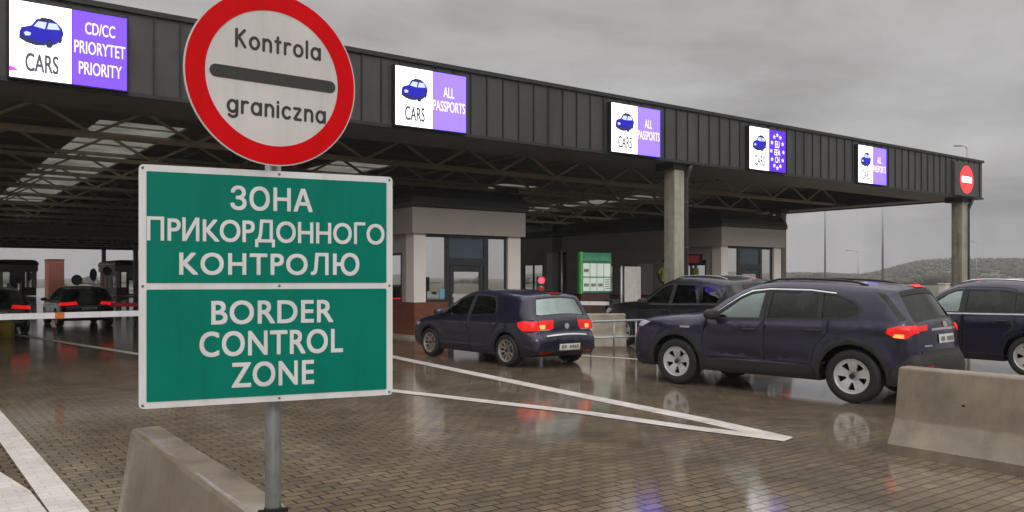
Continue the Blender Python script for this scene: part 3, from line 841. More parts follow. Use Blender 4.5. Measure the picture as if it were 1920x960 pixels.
# ---- compact navy hatchback
def spec_hatch():
    rw, ra, sill = .315, .365, .20
    d1 = [(1.17, .30), (1.20, .60), (1.13, .80), (1.24, .93), (1.62, 1.22), (1.86, 1.345), (2.10, 1.40), (2.285, 1.415), (2.285, .30)]
    d2 = [(2.30, .30), (2.30, 1.415), (2.70, 1.415), (3.02, 1.385), (3.16, 1.24), (3.20, .97), (3.14, .72), (3.00, .58), (2.98, .30)]
    w1 = [(1.40, .965), (1.70, 1.20), (1.88, 1.30), (2.10, 1.355), (2.235, 1.368), (2.21, .985)]
    w2 = [(2.335, .985), (2.355, 1.368), (2.70, 1.365), (2.92, 1.335), (3.03, 1.22), (3.075, 1.09), (3.06, 1.02)]
    tr = [(1.26, .945), (1.66, 1.235), (1.88, 1.342), (2.10, 1.392), (2.30, 1.402), (2.72, 1.397), (2.97, 1.365), (3.08, 1.23), (3.12, 1.09), (3.09, 1.00)]
    tail = [(3.90, .72), (3.80, .79), (3.78, .875), (3.90, .905), (4.3, .905), (4.3, .72)]
    side = [('door#1', d1), ('door#2', d2)] + seams([d1, d2], .012) + [('seam', r) for r in ribbons([(3.33, .95), (3.55, .955), (3.62, .93)], .008)]
    side += [('trim', tr), ('window#1', w1), ('window#2', w2), ('tail_light', tail), ('headlight', [(-.1, .60), (.42, .70), (.50, .76), (-.1, .74)]),
             ('trim', [(4.0, .30), (4.3, .30), (4.3, .10), (3.9, .10)])]
    bel = [('windscreen', [('top', 1.16, -.62), ('top', 1.90, -.50), ('top', 1.90, .50), ('top', 1.16, .62)]),
           ('trim', [('rear', 1.335, -.56), ('rear', 1.335, .56), ('rear', .985, .66), ('rear', .985, -.66)]),
           ('rear_window', [('rear', 1.315, -.50), ('rear', 1.315, .50), ('rear', 1.03, .60), ('rear', 1.005, .52), ('rear', 1.005, -.52), ('rear', 1.03, -.60)]),
           ('chrome_strip', [('rear', .615, -.50), ('rear', .615, .50), ('rear', .595, .50), ('rear', .595, -.50)]),
           ('seam', [('rear', .585, -.56), ('rear', .585, .56), ('rear', .572, .56), ('rear', .572, -.56)]),
           ('badge#1', [('rear', .795 + .052 * math.sin(k_ * math.pi / 8), .058 * math.cos(k_ * math.pi / 8)) for k_ in range(16)]),
           ('number_plate', [('rear', .47, -.26), ('rear', .47, .26), ('rear', .365, .26), ('rear', .365, -.26)]),
           ('trim', [('rear', .33, -.8), ('rear', .33, .8), ('rear', .25, .8), ('rear', .25, -.8)]),
           ('brake_light', [('rear', 1.405, -.13), ('rear', 1.405, .13), ('rear', 1.365, .13), ('rear', 1.365, -.13)]),
           ('trim', [('front', .64, -.45), ('front', .64, .45), ('front', .56, .45), ('front', .56, -.45)]),
           ('trim', [('front', .46, -.6), ('front', .46, .6), ('front', .30, .6), ('front', .30, -.6)])]
    bel += mirror_belt([('tail_light', [('rear', .905, .30), ('rear', .905, .95), ('rear', .72, .95), ('rear', .72, .42), ('rear', .76, .32)]),
                        ('tail_bulb', [('rear', .83, .50), ('rear', .83, .62), ('rear', .755, .62), ('rear', .755, .50)]),
                        ('lamp_strip', [('rear', .745, .34), ('rear', .745, .95), ('rear', .722, .95), ('rear', .722, .42)]),
                        ('reflector', [('rear', .335, .40), ('rear', .335, .66), ('rear', .275, .66), ('rear', .275, .44)]),
                        ('seam', [('rear', .96, .655), ('rear', .96, .667), ('rear', .58, .575), ('rear', .58, .563)]),
                        ('headlight', [('front', .74, .38), ('front', .74, .9), ('front', .60, .9), ('front', .62, .42)])])
    return dict(L=4.2, H=1.48, W=1.78, wheels=(.86, 3.44), rw=rw, ra=ra, sill=sill, r_top=.085, r_end=.16, bow_end=.07, lean=.34, crease=.012, flare=.016,
                plan_f=.9, plan_r=.75, tap_f=.16, tap_r=.10, belt=lambda x: .94 + .012 * x,
                top=[(.10, .21), (.02, .36), (.0, .52), (.03, .66), (.14, .75), (.5, .86), (.9, .935), (1.12, .975), (1.5, 1.215), (1.80, 1.375), (2.1, 1.455), (2.5, 1.48), (3.0, 1.472), (3.45, 1.435), (3.76, 1.395), (3.85, 1.36), (3.865, 1.33), (3.94, 1.16), (4.015, 1.00), (4.075, .92), (4.10, .80), (4.115, .66), (4.185, .58), (4.20, .46), (4.18, .33), (4.06, .22)],
                side=side, belt_regions=bel, paint=P_NAVY2, inside={'window#1': 'door#1', 'window#2': 'door#2', 'tail_bulb': 'tail_light', 'lamp_strip': 'tail_light'},
                mats={'window': M_GCLEAR, 'windscreen': M_GCLEAR, 'rear_window': M_GREAR, 'chrome_strip': M_CHROME, 'number_plate': M_PLATE, 'brake_light': M_TAILD, 'tail_light': M_TAILR, 'tail_bulb': M_TAILH, 'lamp_strip': M_TAILW, 'reflector': M_TAILD, 'headlight': M_HEAD, 'badge': M_CHROME},
                rim=RIM_TEN, rim_r=.70, rim_mat=M_RIMD, seat_x=2.05, seat_h=.60, mirror=(1.42, .94), mirror_mat=P_NAVY2, handle_mat=P_NAVY2, handles=[('door#1', (2.02, .80)), ('door#2', (2.95, .82))], plate=(.42, .26))

# ---- navy SUV with black cladding
def spec_suv():
    rw, ra, sill = .36, .43, .27
    d1 = [(1.42, .50), (1.40, .80), (1.46, 1.06), (1.98, 1.475), (2.14, 1.545), (2.375, 1.575), (2.375, .50)]
    d2 = [(2.39, .50), (2.39, 1.575), (3.0, 1.565), (3.28, 1.53), (3.31, 1.14), (3.30, .92), (3.14, .74), (3.08, .50)]
    w1 = [(1.60, 1.085), (1.98, 1.405), (2.12, 1.475), (2.33, 1.51), (2.30, 1.10)]
    w2 = [(2.43, 1.10), (2.45, 1.515), (2.98, 1.505), (3.12, 1.495), (3.15, 1.13)]
    w3 = [(3.21, 1.135), (3.19, 1.49), (3.36, 1.465), (3.60, 1.37), (3.70, 1.27), (3.66, 1.18), (3.55, 1.145)]
    tr = [(1.46, 1.05), (1.96, 1.425), (2.12, 1.51), (2.40, 1.545), (3.0, 1.535), (3.36, 1.49), (3.64, 1.385), (3.75, 1.27), (3.70, 1.16), (3.56, 1.115), (2.4, 1.075)]
    ch = [(1.56, 1.135), (1.96, 1.448), (2.12, 1.532), (2.40, 1.567), (3.0, 1.557), (3.36, 1.510), (3.36, 1.492), (3.0, 1.537), (2.40, 1.547), (2.12, 1.512), (1.96, 1.427), (1.54, 1.112)]
    side = [('door#1', d1), ('door#2', d2)] + seams([d1, d2], .013)
    side += [('trim', tr), ('window#1', w1), ('window#2', w2), ('window#3', w3), ('chrome_strip', ch),
             ('wheel_arch_trim#1', arch_ring(.93, rw, ra, .075, R(-25), R(205))), ('wheel_arch_trim#2', arch_ring(3.62, rw, ra, .075, R(-25), R(205))),
             ('sill_trim', [(1.38, .20), (1.42, .415), (1.5, .455), (3.05, .455), (3.14, .415), (3.17, .20)]),
             ('bumper_trim#2', [(4.03, .20), (4.06, .40), (4.25, .54), (4.44, .68), (4.7, .74), (4.7, .20)]),
             ('bumper_trim#1', [(-.1, .20), (-.1, .40), (.28, .36), (.46, .42), (.50, .20)]),
             ('trim', [(3.86, 1.53), (3.99, 1.49), (4.33, 1.13), (4.25, 1.11), (4.02, 1.36)]),
             ('trim', [(3.86, .94), (4.08, .985), (4.30, .90), (4.12, .885)]),
             ('tail_light', [(4.06, .96), (4.10, 1.015), (4.28, 1.05), (4.7, 1.06), (4.7, .975), (4.45, .955), (4.34, .885), (4.20, .895)]),
             ('tail_bulb', [(4.17, .905), (4.2, .95), (4.33, .945), (4.33, .895)]),
             ('headlight', [(-.1, .86), (-.1, .97), (.28, .99), (.42, .97), (.24, .885)]),
             ('badge#1', [(1.03, .90), (1.03, .925), (1.20, .93), (1.20, .905)])]
    bel = [('windscreen', [('top', 1.30, -.68), ('top', 2.06, -.55), ('top', 2.06, .55), ('top', 1.30, .68)]),
           ('tailgate', [('rear', 1.50, -.62), ('rear', 1.50, .62), ('rear', 1.10, .70), ('rear', .62, .66), ('rear', .62, -.66), ('rear', 1.10, -.70)]),
           ('trim', [('rear', 1.53, -.62), ('rear', 1.53, .62), ('rear', 1.09, .66), ('rear', 1.09, -.66)]),
           ('rear_window', [('rear', 1.46, -.54), ('rear', 1.46, .54), ('rear', 1.13, .60), ('rear', 1.13, -.60)]),
           ('brake_light', [('rear', 1.565, -.16), ('rear', 1.565, .16), ('rear', 1.53, .16), ('rear', 1.53, -.16)]),
           ('chrome_strip#2', [('rear', 1.00, -.4), ('rear', 1.00, .4), ('rear', .975, .4), ('rear', .975, -.4)]),
           ('number_plate', [('rear', .925, -.26), ('rear', .925, .26), ('rear', .815, .26), ('rear', .815, -.26)]),
           ('badge#2', [('rear', 1.055, -.06), ('rear', 1.055, .06), ('rear', 1.005, .06), ('rear', 1.005, -.06)]),
           ('badge#3', [('rear', .80, -.60), ('rear', .80, -.44), ('rear', .78, -.44), ('rear', .78, -.60)]),
           ('bumper_trim#2', [('rear', .73, -1), ('rear', .73, 1), ('rear', .31, 1), ('rear', .31, -1)]),
           ('bumper_trim#1', [('front', .44, -1), ('front', .44, 1), ('front', .27, 1), ('front', .27, -1)]),
           ('trim', [('front', .84, -.5), ('front', .84, .5), ('front', .50, .58), ('front', .50, -.58)])]
    bel += mirror_belt([('tail_light', [('rear', 1.045, .46), ('rear', 1.045, 1), ('rear', .975, 1), ('rear', .985, .50)]),
                        ('reflector', [('rear', .545, .50), ('rear', .545, .80), ('rear', .50, .80), ('rear', .50, .50)]),
                        ('headlight', [('front', .97, .50), ('front', .97, 1), ('front', .86, 1), ('front', .87, .52)])])
    return dict(L=4.6, H=1.685, W=1.855, wheels=(.93, 3.62), rw=rw, ra=ra, sill=sill, r_top=.085, r_end=.15, bow_end=.09, lean=.34, crease=.030, flare=.034,
                plan_f=.95, plan_r=.85, tap_f=.15, tap_r=.13, belt=lambda x: 1.03 + .026 * x,
                top=[(.12, .27), (.03, .40), (.0, .60), (.02, .80), (.09, .95), (.24, 1.01), (.6, 1.055), (1.0, 1.09), (1.26, 1.115), (1.65, 1.37), (2.0, 1.575), (2.3, 1.655), (2.75, 1.675), (3.2, 1.66), (3.65, 1.62), (3.98, 1.575), (4.09, 1.545), (4.10, 1.51), (4.23, 1.33), (4.375, 1.13), (4.44, 1.06), (4.48, .95), (4.50, .80), (4.53, .68), (4.585, .60), (4.60, .48), (4.55, .36), (4.42, .28)],
                side=side, belt_regions=bel, paint=P_NAVY, inside={'window#1': 'door#1', 'window#2': 'door#2', 'rear_window': 'tailgate', 'number_plate': 'tailgate', 'badge#2': 'tailgate', 'badge#3': 'tailgate', 'chrome_strip#2': 'tailgate', 'tail_bulb': 'tail_light'},
                mats={'window#1': M_GCLEAR, 'window': M_GDARK, 'windscreen': M_GCLEAR, 'rear_window': M_GDARK, 'chrome_strip': M_CHROME, 'number_plate': M_PLATE, 'brake_light': M_TAILR, 'tail_light': M_TAILR, 'tail_bulb': M_TAILH, 'reflector': M_TAILD, 'headlight': M_HEAD,
                      'wheel_arch_trim': M_BLACKP, 'sill_trim': M_BLACKP, 'bumper_trim': M_BLACKP, 'badge': M_CHROME},
                rim=RIM_FIVE, rim_r=.645, rim_mat=M_RIM, seat_x=2.15, seat_h=.66, mirror=(1.62, 1.06), handles=[('door#1', (2.08, .92)), ('door#2', (3.02, .95))], rails=(2.2, 3.7), plate=(.87, .26))

# ---- big black SUV
def spec_big():
    rw, ra, sill = .37, .42, .25
    d1 = [(1.48, .36), (1.44, .80), (1.56, 1.09), (2.10, 1.54), (2.28, 1.60), (2.50, 1.62), (2.50, .36)]
    d2 = [(2.515, .36), (2.515, 1.62), (3.1, 1.61), (3.36, 1.58), (3.44, 1.16), (3.42, .92), (3.26, .74), (3.20, .36)]
    w1 = [(1.68, 1.11), (2.12, 1.47), (2.28, 1.535), (2.46, 1.555), (2.44, 1.12)]
    w2 = [(2.56, 1.12), (2.57, 1.558), (3.06, 1.55), (3.24, 1.53), (3.30, 1.14)]
    w3 = [(3.37, 1.14), (3.33, 1.52), (3.56, 1.49), (3.80, 1.40), (3.94, 1.28), (3.90, 1.15)]
    tr = [(1.56, 1.085), (2.10, 1.50), (2.28, 1.57), (2.5, 1.59), (3.1, 1.582), (3.56, 1.522), (3.84, 1.42), (3.98, 1.29), (3.95, 1.12)]
    ch = [(1.56, 1.082), (3.96, 1.118), (3.96, 1.098), (1.56, 1.062)]
    side = [('door#1', d1), ('door#2', d2)] + seams([d1, d2], .012)
    side += [('trim', tr), ('window#1', w1), ('window#2', w2), ('window#3', w3), ('chrome_strip', ch),
             ('tail_light', [(4.32, .93), (4.36, 1.06), (5.0, 1.08), (5.0, .93)]), ('headlight', [(-.1, .74), (-.1, .90), (.30, .95), (.48, .93), (.28, .78)]),
             ('trim', [(4.02, 1.56), (4.16, 1.54), (4.46, 1.18), (4.36, 1.16), (4.16, 1.40)])]
    bel = [('windscreen', [('top', 1.40, -.70), ('top', 2.16, -.57), ('top', 2.16, .57), ('top', 1.40, .70)]),
           ('tailgate', [('rear', 1.58, -.64), ('rear', 1.58, .64), ('rear', 1.14, .72), ('rear', .60, .68), ('rear', .60, -.68), ('rear', 1.14, -.72)]),
           ('rear_window', [('rear', 1.54, -.57), ('rear', 1.54, .57), ('rear', 1.16, .64), ('rear', 1.16, -.64)]),
           ('brake_light', [('rear', 1.645, -.16), ('rear', 1.645, .16), ('rear', 1.61, .16), ('rear', 1.61, -.16)]),
           ('number_plate', [('rear', .84, -.26), ('rear', .84, .26), ('rear', .73, .26), ('rear', .73, -.26)]),
           ('trim', [('rear', .46, -1), ('rear', .46, 1), ('rear', .30, 1), ('rear', .30, -1)]),
           ('trim', [('front', .84, -.48), ('front', .84, .48), ('front', .50, .50), ('front', .50, -.50)])]
    bel += mirror_belt([('tail_light', [('rear', 1.07, .42), ('rear', 1.07, 1), ('rear', .93, 1), ('rear', .95, .36)]),
                        ('headlight', [('front', .90, .52), ('front', .90, 1), ('front', .74, 1), ('front', .77, .54)])])
    return dict(L=4.82, H=1.77, W=1.94, wheels=(.90, 3.80), rw=rw, ra=ra, sill=sill, r_top=.10, r_end=.17, bow_end=.10, lean=.32, crease=.012, flare=.02,
                plan_f=1.0, plan_r=.9, tap_f=.17, tap_r=.15, belt=lambda x: 1.07 + .012 * x,
                top=[(.12, .26), (.03, .42), (.0, .62), (.02, .80), (.09, .93), (.26, 1.02), (.7, 1.09), (1.1, 1.125), (1.36, 1.15), (1.78, 1.42), (2.12, 1.62), (2.4, 1.70), (2.85, 1.735), (3.3, 1.73), (3.75, 1.695), (4.12, 1.65), (4.25, 1.62), (4.26, 1.59), (4.38, 1.42), (4.52, 1.18), (4.60, 1.08), (4.66, .95), (4.68, .80), (4.72, .66), (4.80, .58), (4.82, .46), (4.78, .35), (4.62, .27)],
                side=side, belt_regions=bel, paint=P_BLACK, inside={'window#1': 'door#1', 'window#2': 'door#2', 'rear_window': 'tailgate', 'number_plate': 'tailgate'},
                mats={'window#1': M_GCLEAR, 'window': M_GDARK, 'windscreen': M_GCLEAR, 'rear_window': M_GDARK, 'chrome_strip': M_CHROME, 'number_plate': M_PLATE, 'brake_light': M_TAILD, 'tail_light': M_TAILR, 'headlight': M_HEAD},
                rim=RIM_FIVE, rim_r=.70, rim_mat=M_RIM, seat_x=2.28, seat_h=.68, mirror=(1.72, 1.08), handles=[('door#1', (2.2, .94)), ('door#2', (3.12, .96))], rails=(2.3, 3.9), rail_mat=M_GALV, plate=(.785, .26))

# ---- blue crossover cut by the right edge of the frame
def spec_cross():
    rw, ra, sill = .34, .40, .24
    d1 = [(1.22, .34), (1.20, .75), (1.40, 1.04), (1.95, 1.43), (2.10, 1.485), (2.255, 1.495), (2.255, .34)]
    d2 = [(2.27, .34), (2.27, 1.495), (2.9, 1.49), (3.10, 1.46), (3.16, 1.10), (3.12, .86), (2.96, .70), (2.90, .34)]
    w1 = [(1.56, 1.06), (1.97, 1.375), (2.10, 1.425), (2.21, 1.435), (2.20, 1.065)]
    w2 = [(2.31, 1.065), (2.32, 1.437), (2.9, 1.43), (3.03, 1.41), (3.07, 1.07)]
    w3 = [(3.13, 1.07), (3.10, 1.39), (3.30, 1.36), (3.52, 1.25), (3.56, 1.10)]
    tr = [(1.42, 1.03), (1.95, 1.40), (2.10, 1.455), (2.3, 1.465), (2.9, 1.458), (3.3, 1.395), (3.56, 1.27), (3.61, 1.06)]
    ch = [(1.42, 1.03), (3.6, 1.06), (3.6, 1.035), (1.42, 1.005)]
    side = [('door#1', d1), ('door#2', d2)] + seams([d1, d2], .012)
    side += [('trim', tr), ('window#1', w1), ('window#2', w2), ('window#3', w3), ('chrome_strip', ch),
             ('sill_trim', [(1.28, .18), (1.30, .36), (2.94, .36), (2.96, .18)]),
             ('tail_light', [(3.80, .88), (3.84, 1.0), (4.4, 1.02), (4.4, .88)]), ('headlight', [(-.1, .72), (-.1, .86), (.30, .90), (.44, .88), (.28, .76)])]
    bel = [('windscreen', [('top', 1.26, -.66), ('top', 2.02, -.54), ('top', 2.02, .54), ('top', 1.26, .66)]),
           ('rear_window', [('rear', 1.42, -.52), ('rear', 1.42, .52), ('rear', 1.08, .60), ('rear', 1.08, -.60)]),
           ('number_plate', [('rear', .80, -.26), ('rear', .80, .26), ('rear', .69, .26), ('rear', .69, -.26)]),
           ('trim', [('front', .78, -.45), ('front', .78, .45), ('front', .50, .50), ('front', .50, -.50)])]
    bel += mirror_belt([('tail_light', [('rear', 1.01, .42), ('rear', 1.01, 1), ('rear', .88, 1), ('rear', .90, .40)]),
                        ('headlight', [('front', .86, .50), ('front', .86, 1), ('front', .72, 1), ('front', .75, .52)])])
    return dict(L=4.2, H=1.60, W=1.82, wheels=(.84, 3.35), rw=rw, ra=ra, sill=sill, r_top=.095, r_end=.16, bow_end=.09, lean=.33, crease=.012, flare=.018,
                plan_f=.95, plan_r=.8, tap_f=.16, tap_r=.13, belt=lambda x: 1.0 + .012 * x,
                top=[(.12, .26), (.03, .40), (.0, .58), (.02, .76), (.09, .89), (.24, .96), (.6, 1.01), (1.0, 1.05), (1.22, 1.075), (1.62, 1.32), (1.95, 1.50), (2.2, 1.57), (2.6, 1.59), (3.0, 1.575), (3.4, 1.53), (3.66, 1.48), (3.73, 1.45), (3.74, 1.42), (3.86, 1.24), (3.98, 1.06), (4.04, .96), (4.08, .82), (4.10, .66), (4.17, .58), (4.19, .46), (4.16, .35), (4.0, .27)],
                side=side, belt_regions=bel, paint=P_BLUE, inside={'window#1': 'door#1', 'window#2': 'door#2'},
                mats={'window': M_GDARK, 'window#1': M_GCLEAR, 'windscreen': M_GCLEAR, 'rear_window': M_GDARK, 'chrome_strip': M_CHROME, 'number_plate': M_PLATE, 'tail_light': M_TAILD, 'headlight': M_HEAD, 'sill_trim': M_BLACKP},
                rim=RIM_FIVE, rim_r=.68, rim_mat=M_RIM, seat_x=2.1, seat_h=.62, mirror=(1.58, 1.04), handles=[('door#1', (1.98, .90)), ('door#2', (2.84, .92))], rails=(2.05, 3.4), rail_mat=M_CHROME, plate=(.745, .26))

def remap(spec, fx, fz):
    """Move every outline and region point of a car with the same two functions."""
    spec['top'] = [(fx(x), fz(z)) for x, z in spec['top']]
    spec['side'] = [(n, [(fx(x), fz(z)) for x, z in p]) for n, p in spec['side']]
    spec['belt_regions'] = [(n, [(k, fx(v) if k == 'top' else fz(v), y) for k, v, y in p]) for n, p in spec['belt_regions']]
    spec['handles'] = [(n, (fx(x), fz(z))) for n, (x, z) in spec['handles']]
    spec['L'] = fx(spec['L']); spec['H'] = fz(spec['H'])
    return spec

def place_car(o, spec, pf, pr, scale=None, push=0.0):
    """Stand the car so that its left front and left rear tyres touch the ground at two given points."""
    pf = Vector((pf[0], pf[1])); pr = Vector((pr[0], pr[1])); d = (pr - pf); wb = spec['wheels'][1] - spec['wheels'][0]
    sc = scale or min(1.06, max(0.97, d.length / wb)); d.normalize()
    rz = math.atan2(d.y, d.x); mid = (pf + pr) / 2
    lx = (spec['wheels'][0] + spec['wheels'][1]) / 2; ly = -spec['W'] / 2 + 0.02
    c, s = math.cos(rz), math.sin(rz)
    o.location = (mid.x - sc * (c * lx - s * ly), mid.y - sc * (s * lx + c * ly), 0)
    o.rotation_euler = (0, 0, rz); o.scale = (sc, sc, sc)
    return o
# all lettering is cut from the built-in font first
for a_ in [('ЗОНА', 0.022, 1.04), ('ПPИKOPДOHHOГO', 0.014, 0.98), ('KOHTPOЛ', 0.022, 1.12), ('O', 0.022, 1.0), ('BORDER', 0.022, 1.06), ('CONTROL', 0.022, 1.06), ('ZONE', 0.022, 1.06), ('CD/CC', 0.01, 1.0), ('PRIORYTET', 0.01, 1.0), ('PRIORITY', 0.01, 1.0), ('ALL', 0.01, 1.0), ('PASSPORTS', 0.012, 1.0), ('EU', 0.03, 1.0), ('EEA', 0.03, 1.0), ('CH', 0.03, 1.0), ('CARS', 0.02, 1.0)]: raw_text(*a_)
# ------------------------------------------------------------------ person (built here, placed below)
def skin_mesh(name, joints, bones, mats, zone, parent=None, sub=2):
    me = bpy.data.meshes.new(name); me.from_pydata([j[0] for j in joints], bones, []); o = bpy.data.objects.new(name, me); COL.objects.link(o)
    md = o.modifiers.new('skin', 'SKIN'); md.use_smooth_shade = True
    me.skin_vertices[0].data[0].use_root = True
    for i, j in enumerate(joints): r = j[1]; me.skin_vertices[0].data[i].radius = (r, r) if not isinstance(r, tuple) else r
    sd_ = o.modifiers.new('sub', 'SUBSURF'); sd_.levels = sub; sd_.render_levels = sub
    dg = bpy.context.evaluated_depsgraph_get(); dg.update(); m2 = bpy.data.meshes.new_from_object(o.evaluated_get(dg)); bpy.data.objects.remove(o)
    m2.materials.clear()
    for m in mats: m2.materials.append(m)
    for p in m2.polygons: p.material_index = zone(p.center); p.use_smooth = True
    return link(name, m2, parent)
def person(label, loc, rz):
    g = empty('person', loc, rz); tag(g, label, 'person')
    J = [((0, 0, .95), (.15, .11)), ((0, 0, 1.12), (.135, .10)), ((0, .0, 1.32), (.165, .115)), ((0, 0, 1.45), (.12, .09)), ((0, -.01, 1.54), (.055, .055)), ((0, -.02, 1.60), (.075, .085)), ((0, -.025, 1.68), (.08, .095)), ((0, -.015, 1.75), (.06, .07))]
    E = [(i, i + 1) for i in range(7)]
    for s in (-1, 1):
        b = len(J); J += [((s * .19, 0, 1.42), .065), ((s * .25, .03, 1.16), .05), ((s * .24, -.06, .93), .036), ((s * .235, -.10, .84), (.028, .045)), ((s * .232, -.12, .77), (.016, .036))]
        E += [(3, b), (b, b + 1), (b + 1, b + 2), (b + 2, b + 3), (b + 3, b + 4)]
        b = len(J); J += [((s * .095, 0, .86), .095), ((s * .10, -.01, .48), .062), ((s * .105, .02, .10), .045), ((s * .105, .0, .04), (.045, .04)), ((s * .11, -.15, .035), (.042, .03))]
        E += [(0, b), (b, b + 1), (b + 1, b + 2), (b + 2, b + 3), (b + 3, b + 4)]
        b = len(J) - 6
        for k in range(4):
            i0 = len(J); hx, hy, hz = s * .232, -.12, .77
            J.append(((hx, hy + (k - 1.5) * .017, hz - .005), .009)); J.append(((hx - s * .012, hy + (k - 1.5) * .018 - .004, hz - .05 - .006 * (k in (1, 2))), .008)); J.append(((hx - s * .03, hy + (k - 1.5) * .017, hz - .085 - .008 * (k in (1, 2))), .007)); E += [(b, i0), (i0, i0 + 1), (i0 + 1, i0 + 2)]
        i0 = len(J); J.append(((s * .225, -.15, .80), .011)); J.append(((s * .215, -.165, .755), .009)); E += [(b - 1, i0), (i0, i0 + 1)]
    M_VEST = mat("vest_yellow", (0.36, 0.38, 0.02), 0.6); M_TROU = mat("dark_trousers", (0.012, 0.012, 0.013), 0.8); M_SKIN = mat("skin", (0.42, 0.25, 0.17), 0.5); M_SHOE = mat("shoe_black", (0.01, 0.01, 0.01), 0.5)
    def zone(c):
        if c.z < .09: return 3
        if c.z > 1.50: return 2
        if abs(c.x) > .20 and c.z < .87: return 2
        return 0 if c.z > .95 and not (abs(c.x) > .21 and c.z < 1.25) else 1
    body = skin_mesh('body', J, E, [M_VEST, M_TROU, M_SKIN, M_SHOE], zone, g)
    bm = bmesh.new(); lathe(bm, [(.108, 0), (.112, .03), (.10, .075), (.06, .105), (.001, .112)], 20, Matrix.Translation((0, -.02, 1.715)) @ Matrix.Rotation(R(90), 4, 'X'))
    for f in bm.faces: f.smooth = True
    box(bm, -.07, .07, -.19, -.11, 1.71, 1.722, 0, .004); fin('cap', bm, M_TROU, g)
    for s in (-1, 1):
        bm = bmesh.new(); bmesh.ops.create_uvsphere(bm, u_segments=10, v_segments=8, radius=.012, matrix=Matrix.Translation((s * .032, -.115, 1.672))); fin('eye', bm, M_SBLACK, g, True)
        bm = bmesh.new(); bmesh.ops.create_uvsphere(bm, u_segments=10, v_segments=8, radius=1, matrix=Matrix.Translation((s * .085, -.01, 1.66)) @ Matrix.Diagonal((.012, .022, .034, 1))); fin('ear', bm, M_SKIN, g, True)
    bm = bmesh.new(); bmesh.ops.create_uvsphere(bm, u_segments=10, v_segments=8, radius=1, matrix=Matrix.Translation((0, -.125, 1.648)) @ Matrix.Diagonal((.014, .022, .026, 1))); fin('nose', bm, M_SKIN, g, True)
    bm = bmesh.new(); bmesh.ops.create_uvsphere(bm, u_segments=10, v_segments=6, radius=1, matrix=Matrix.Translation((0, -.112, 1.610)) @ Matrix.Diagonal((.026, .008, .007, 1))); fin('mouth', bm, mat("lips", (0.30, 0.10, 0.09), 0.5), g, True)
    bm = bmesh.new(); tube(bm, [(.172 * math.cos(2 * math.pi * k / 24), .125 * math.sin(2 * math.pi * k / 24), 1.13) for k in range(25)], .012, 6); fin('reflective_strip', bm, mat("strip_grey", (0.5, 0.5, 0.48), 0.4), g)
    return g
PERSON = person('person in yellow vest, dark cap and dark trousers by the concrete column', (0, 0, 0), R(20))

# ------------------------------------------------------------------ ground, markings, hills
def sheet(name, pts, z, m, kind='structure'):
    bm = bmesh.new(); vs = [bm.verts.new((p[0], p[1], z)) for p in pts]; f = bm.faces.new(vs); bm.normal_update()
    if f.normal.z < 0: f.normal_flip()
    o = fin(name, bm, m); tag(o, kind=kind); return o
M_GRASS = mat("verge_grass", (0.075, 0.070, 0.038), 0.9, var=0.35, scale=0.05)
M_HILL = mat("far_hillside", (0.082, 0.074, 0.058), 0.95, var=0.5, scale=0.03)
M_WOOD = mat("far_woodland", (0.062, 0.055, 0.040), 0.95, var=0.4, scale=0.06)
sheet('ground', [(-900, -900), (900, -900), (900, 900), (-900, 900)], -0.05, M_GRASS)
bm = bmesh.new(); c = [W(s, t, 0) for s, t in ((-60, -40), (62, -40), (62, 190), (-60, 190))]
lo = [bm.verts.new((p.x, p.y, -0.04)) for p in c]; hi = [bm.verts.new((p.x, p.y, 0)) for p in c]
bm.faces.new(hi)
for i in range(4): bm.faces.new((lo[i], lo[(i + 1) % 4], hi[(i + 1) % 4], hi[i]))
tag(fin('pavement', bm, M_PAVE), kind='structure')
def hills(name, rad0, rad1, hfun, m, n=160, rings=7, z0=-0.3):
    bm = bmesh.new(); vs = []
    for j in range(rings + 1):
        r = rad0 + (rad1 - rad0) * j / rings; row = []
        for i in range(n):
            a = 2 * math.pi * i / n
            h = hfun(a) * math.sin(math.pi * min(1, j / rings * 0.95) / 2 * 1.15) if j else 0
            row.append(bm.verts.new((r * math.sin(a), r * math.cos(a), z0 + h * (0.85 + 0.15 * math.sin(a * 37 + j)))))
        vs.append(row)
    for j in range(rings):
        for i in range(n): bm.faces.new((vs[j][i], vs[j][(i + 1) % n], vs[j + 1][(i + 1) % n], vs[j + 1][i]))
    o = fin(name, bm, m, None, True); tag(o, kind='structure'); return o
def ridge(a):                                                      # heading from the lens axis, clockwise
    d = math.degrees(a); d = d - 360 if d > 180 else d
    h = 6 + 2.5 * math.sin(a * 5 + 1) + 1.2 * math.sin(a * 13) + 0.5 * math.sin(a * 41)
    h += 11.5 * sm((d - 22.0) / 4.5) * (1 - sm((d - 60) / 30))
    h += 10 * sm((abs(d) - 110) / 40)
    return h
hills('hills', 430, 760, ridge, M_HILL, n=720)
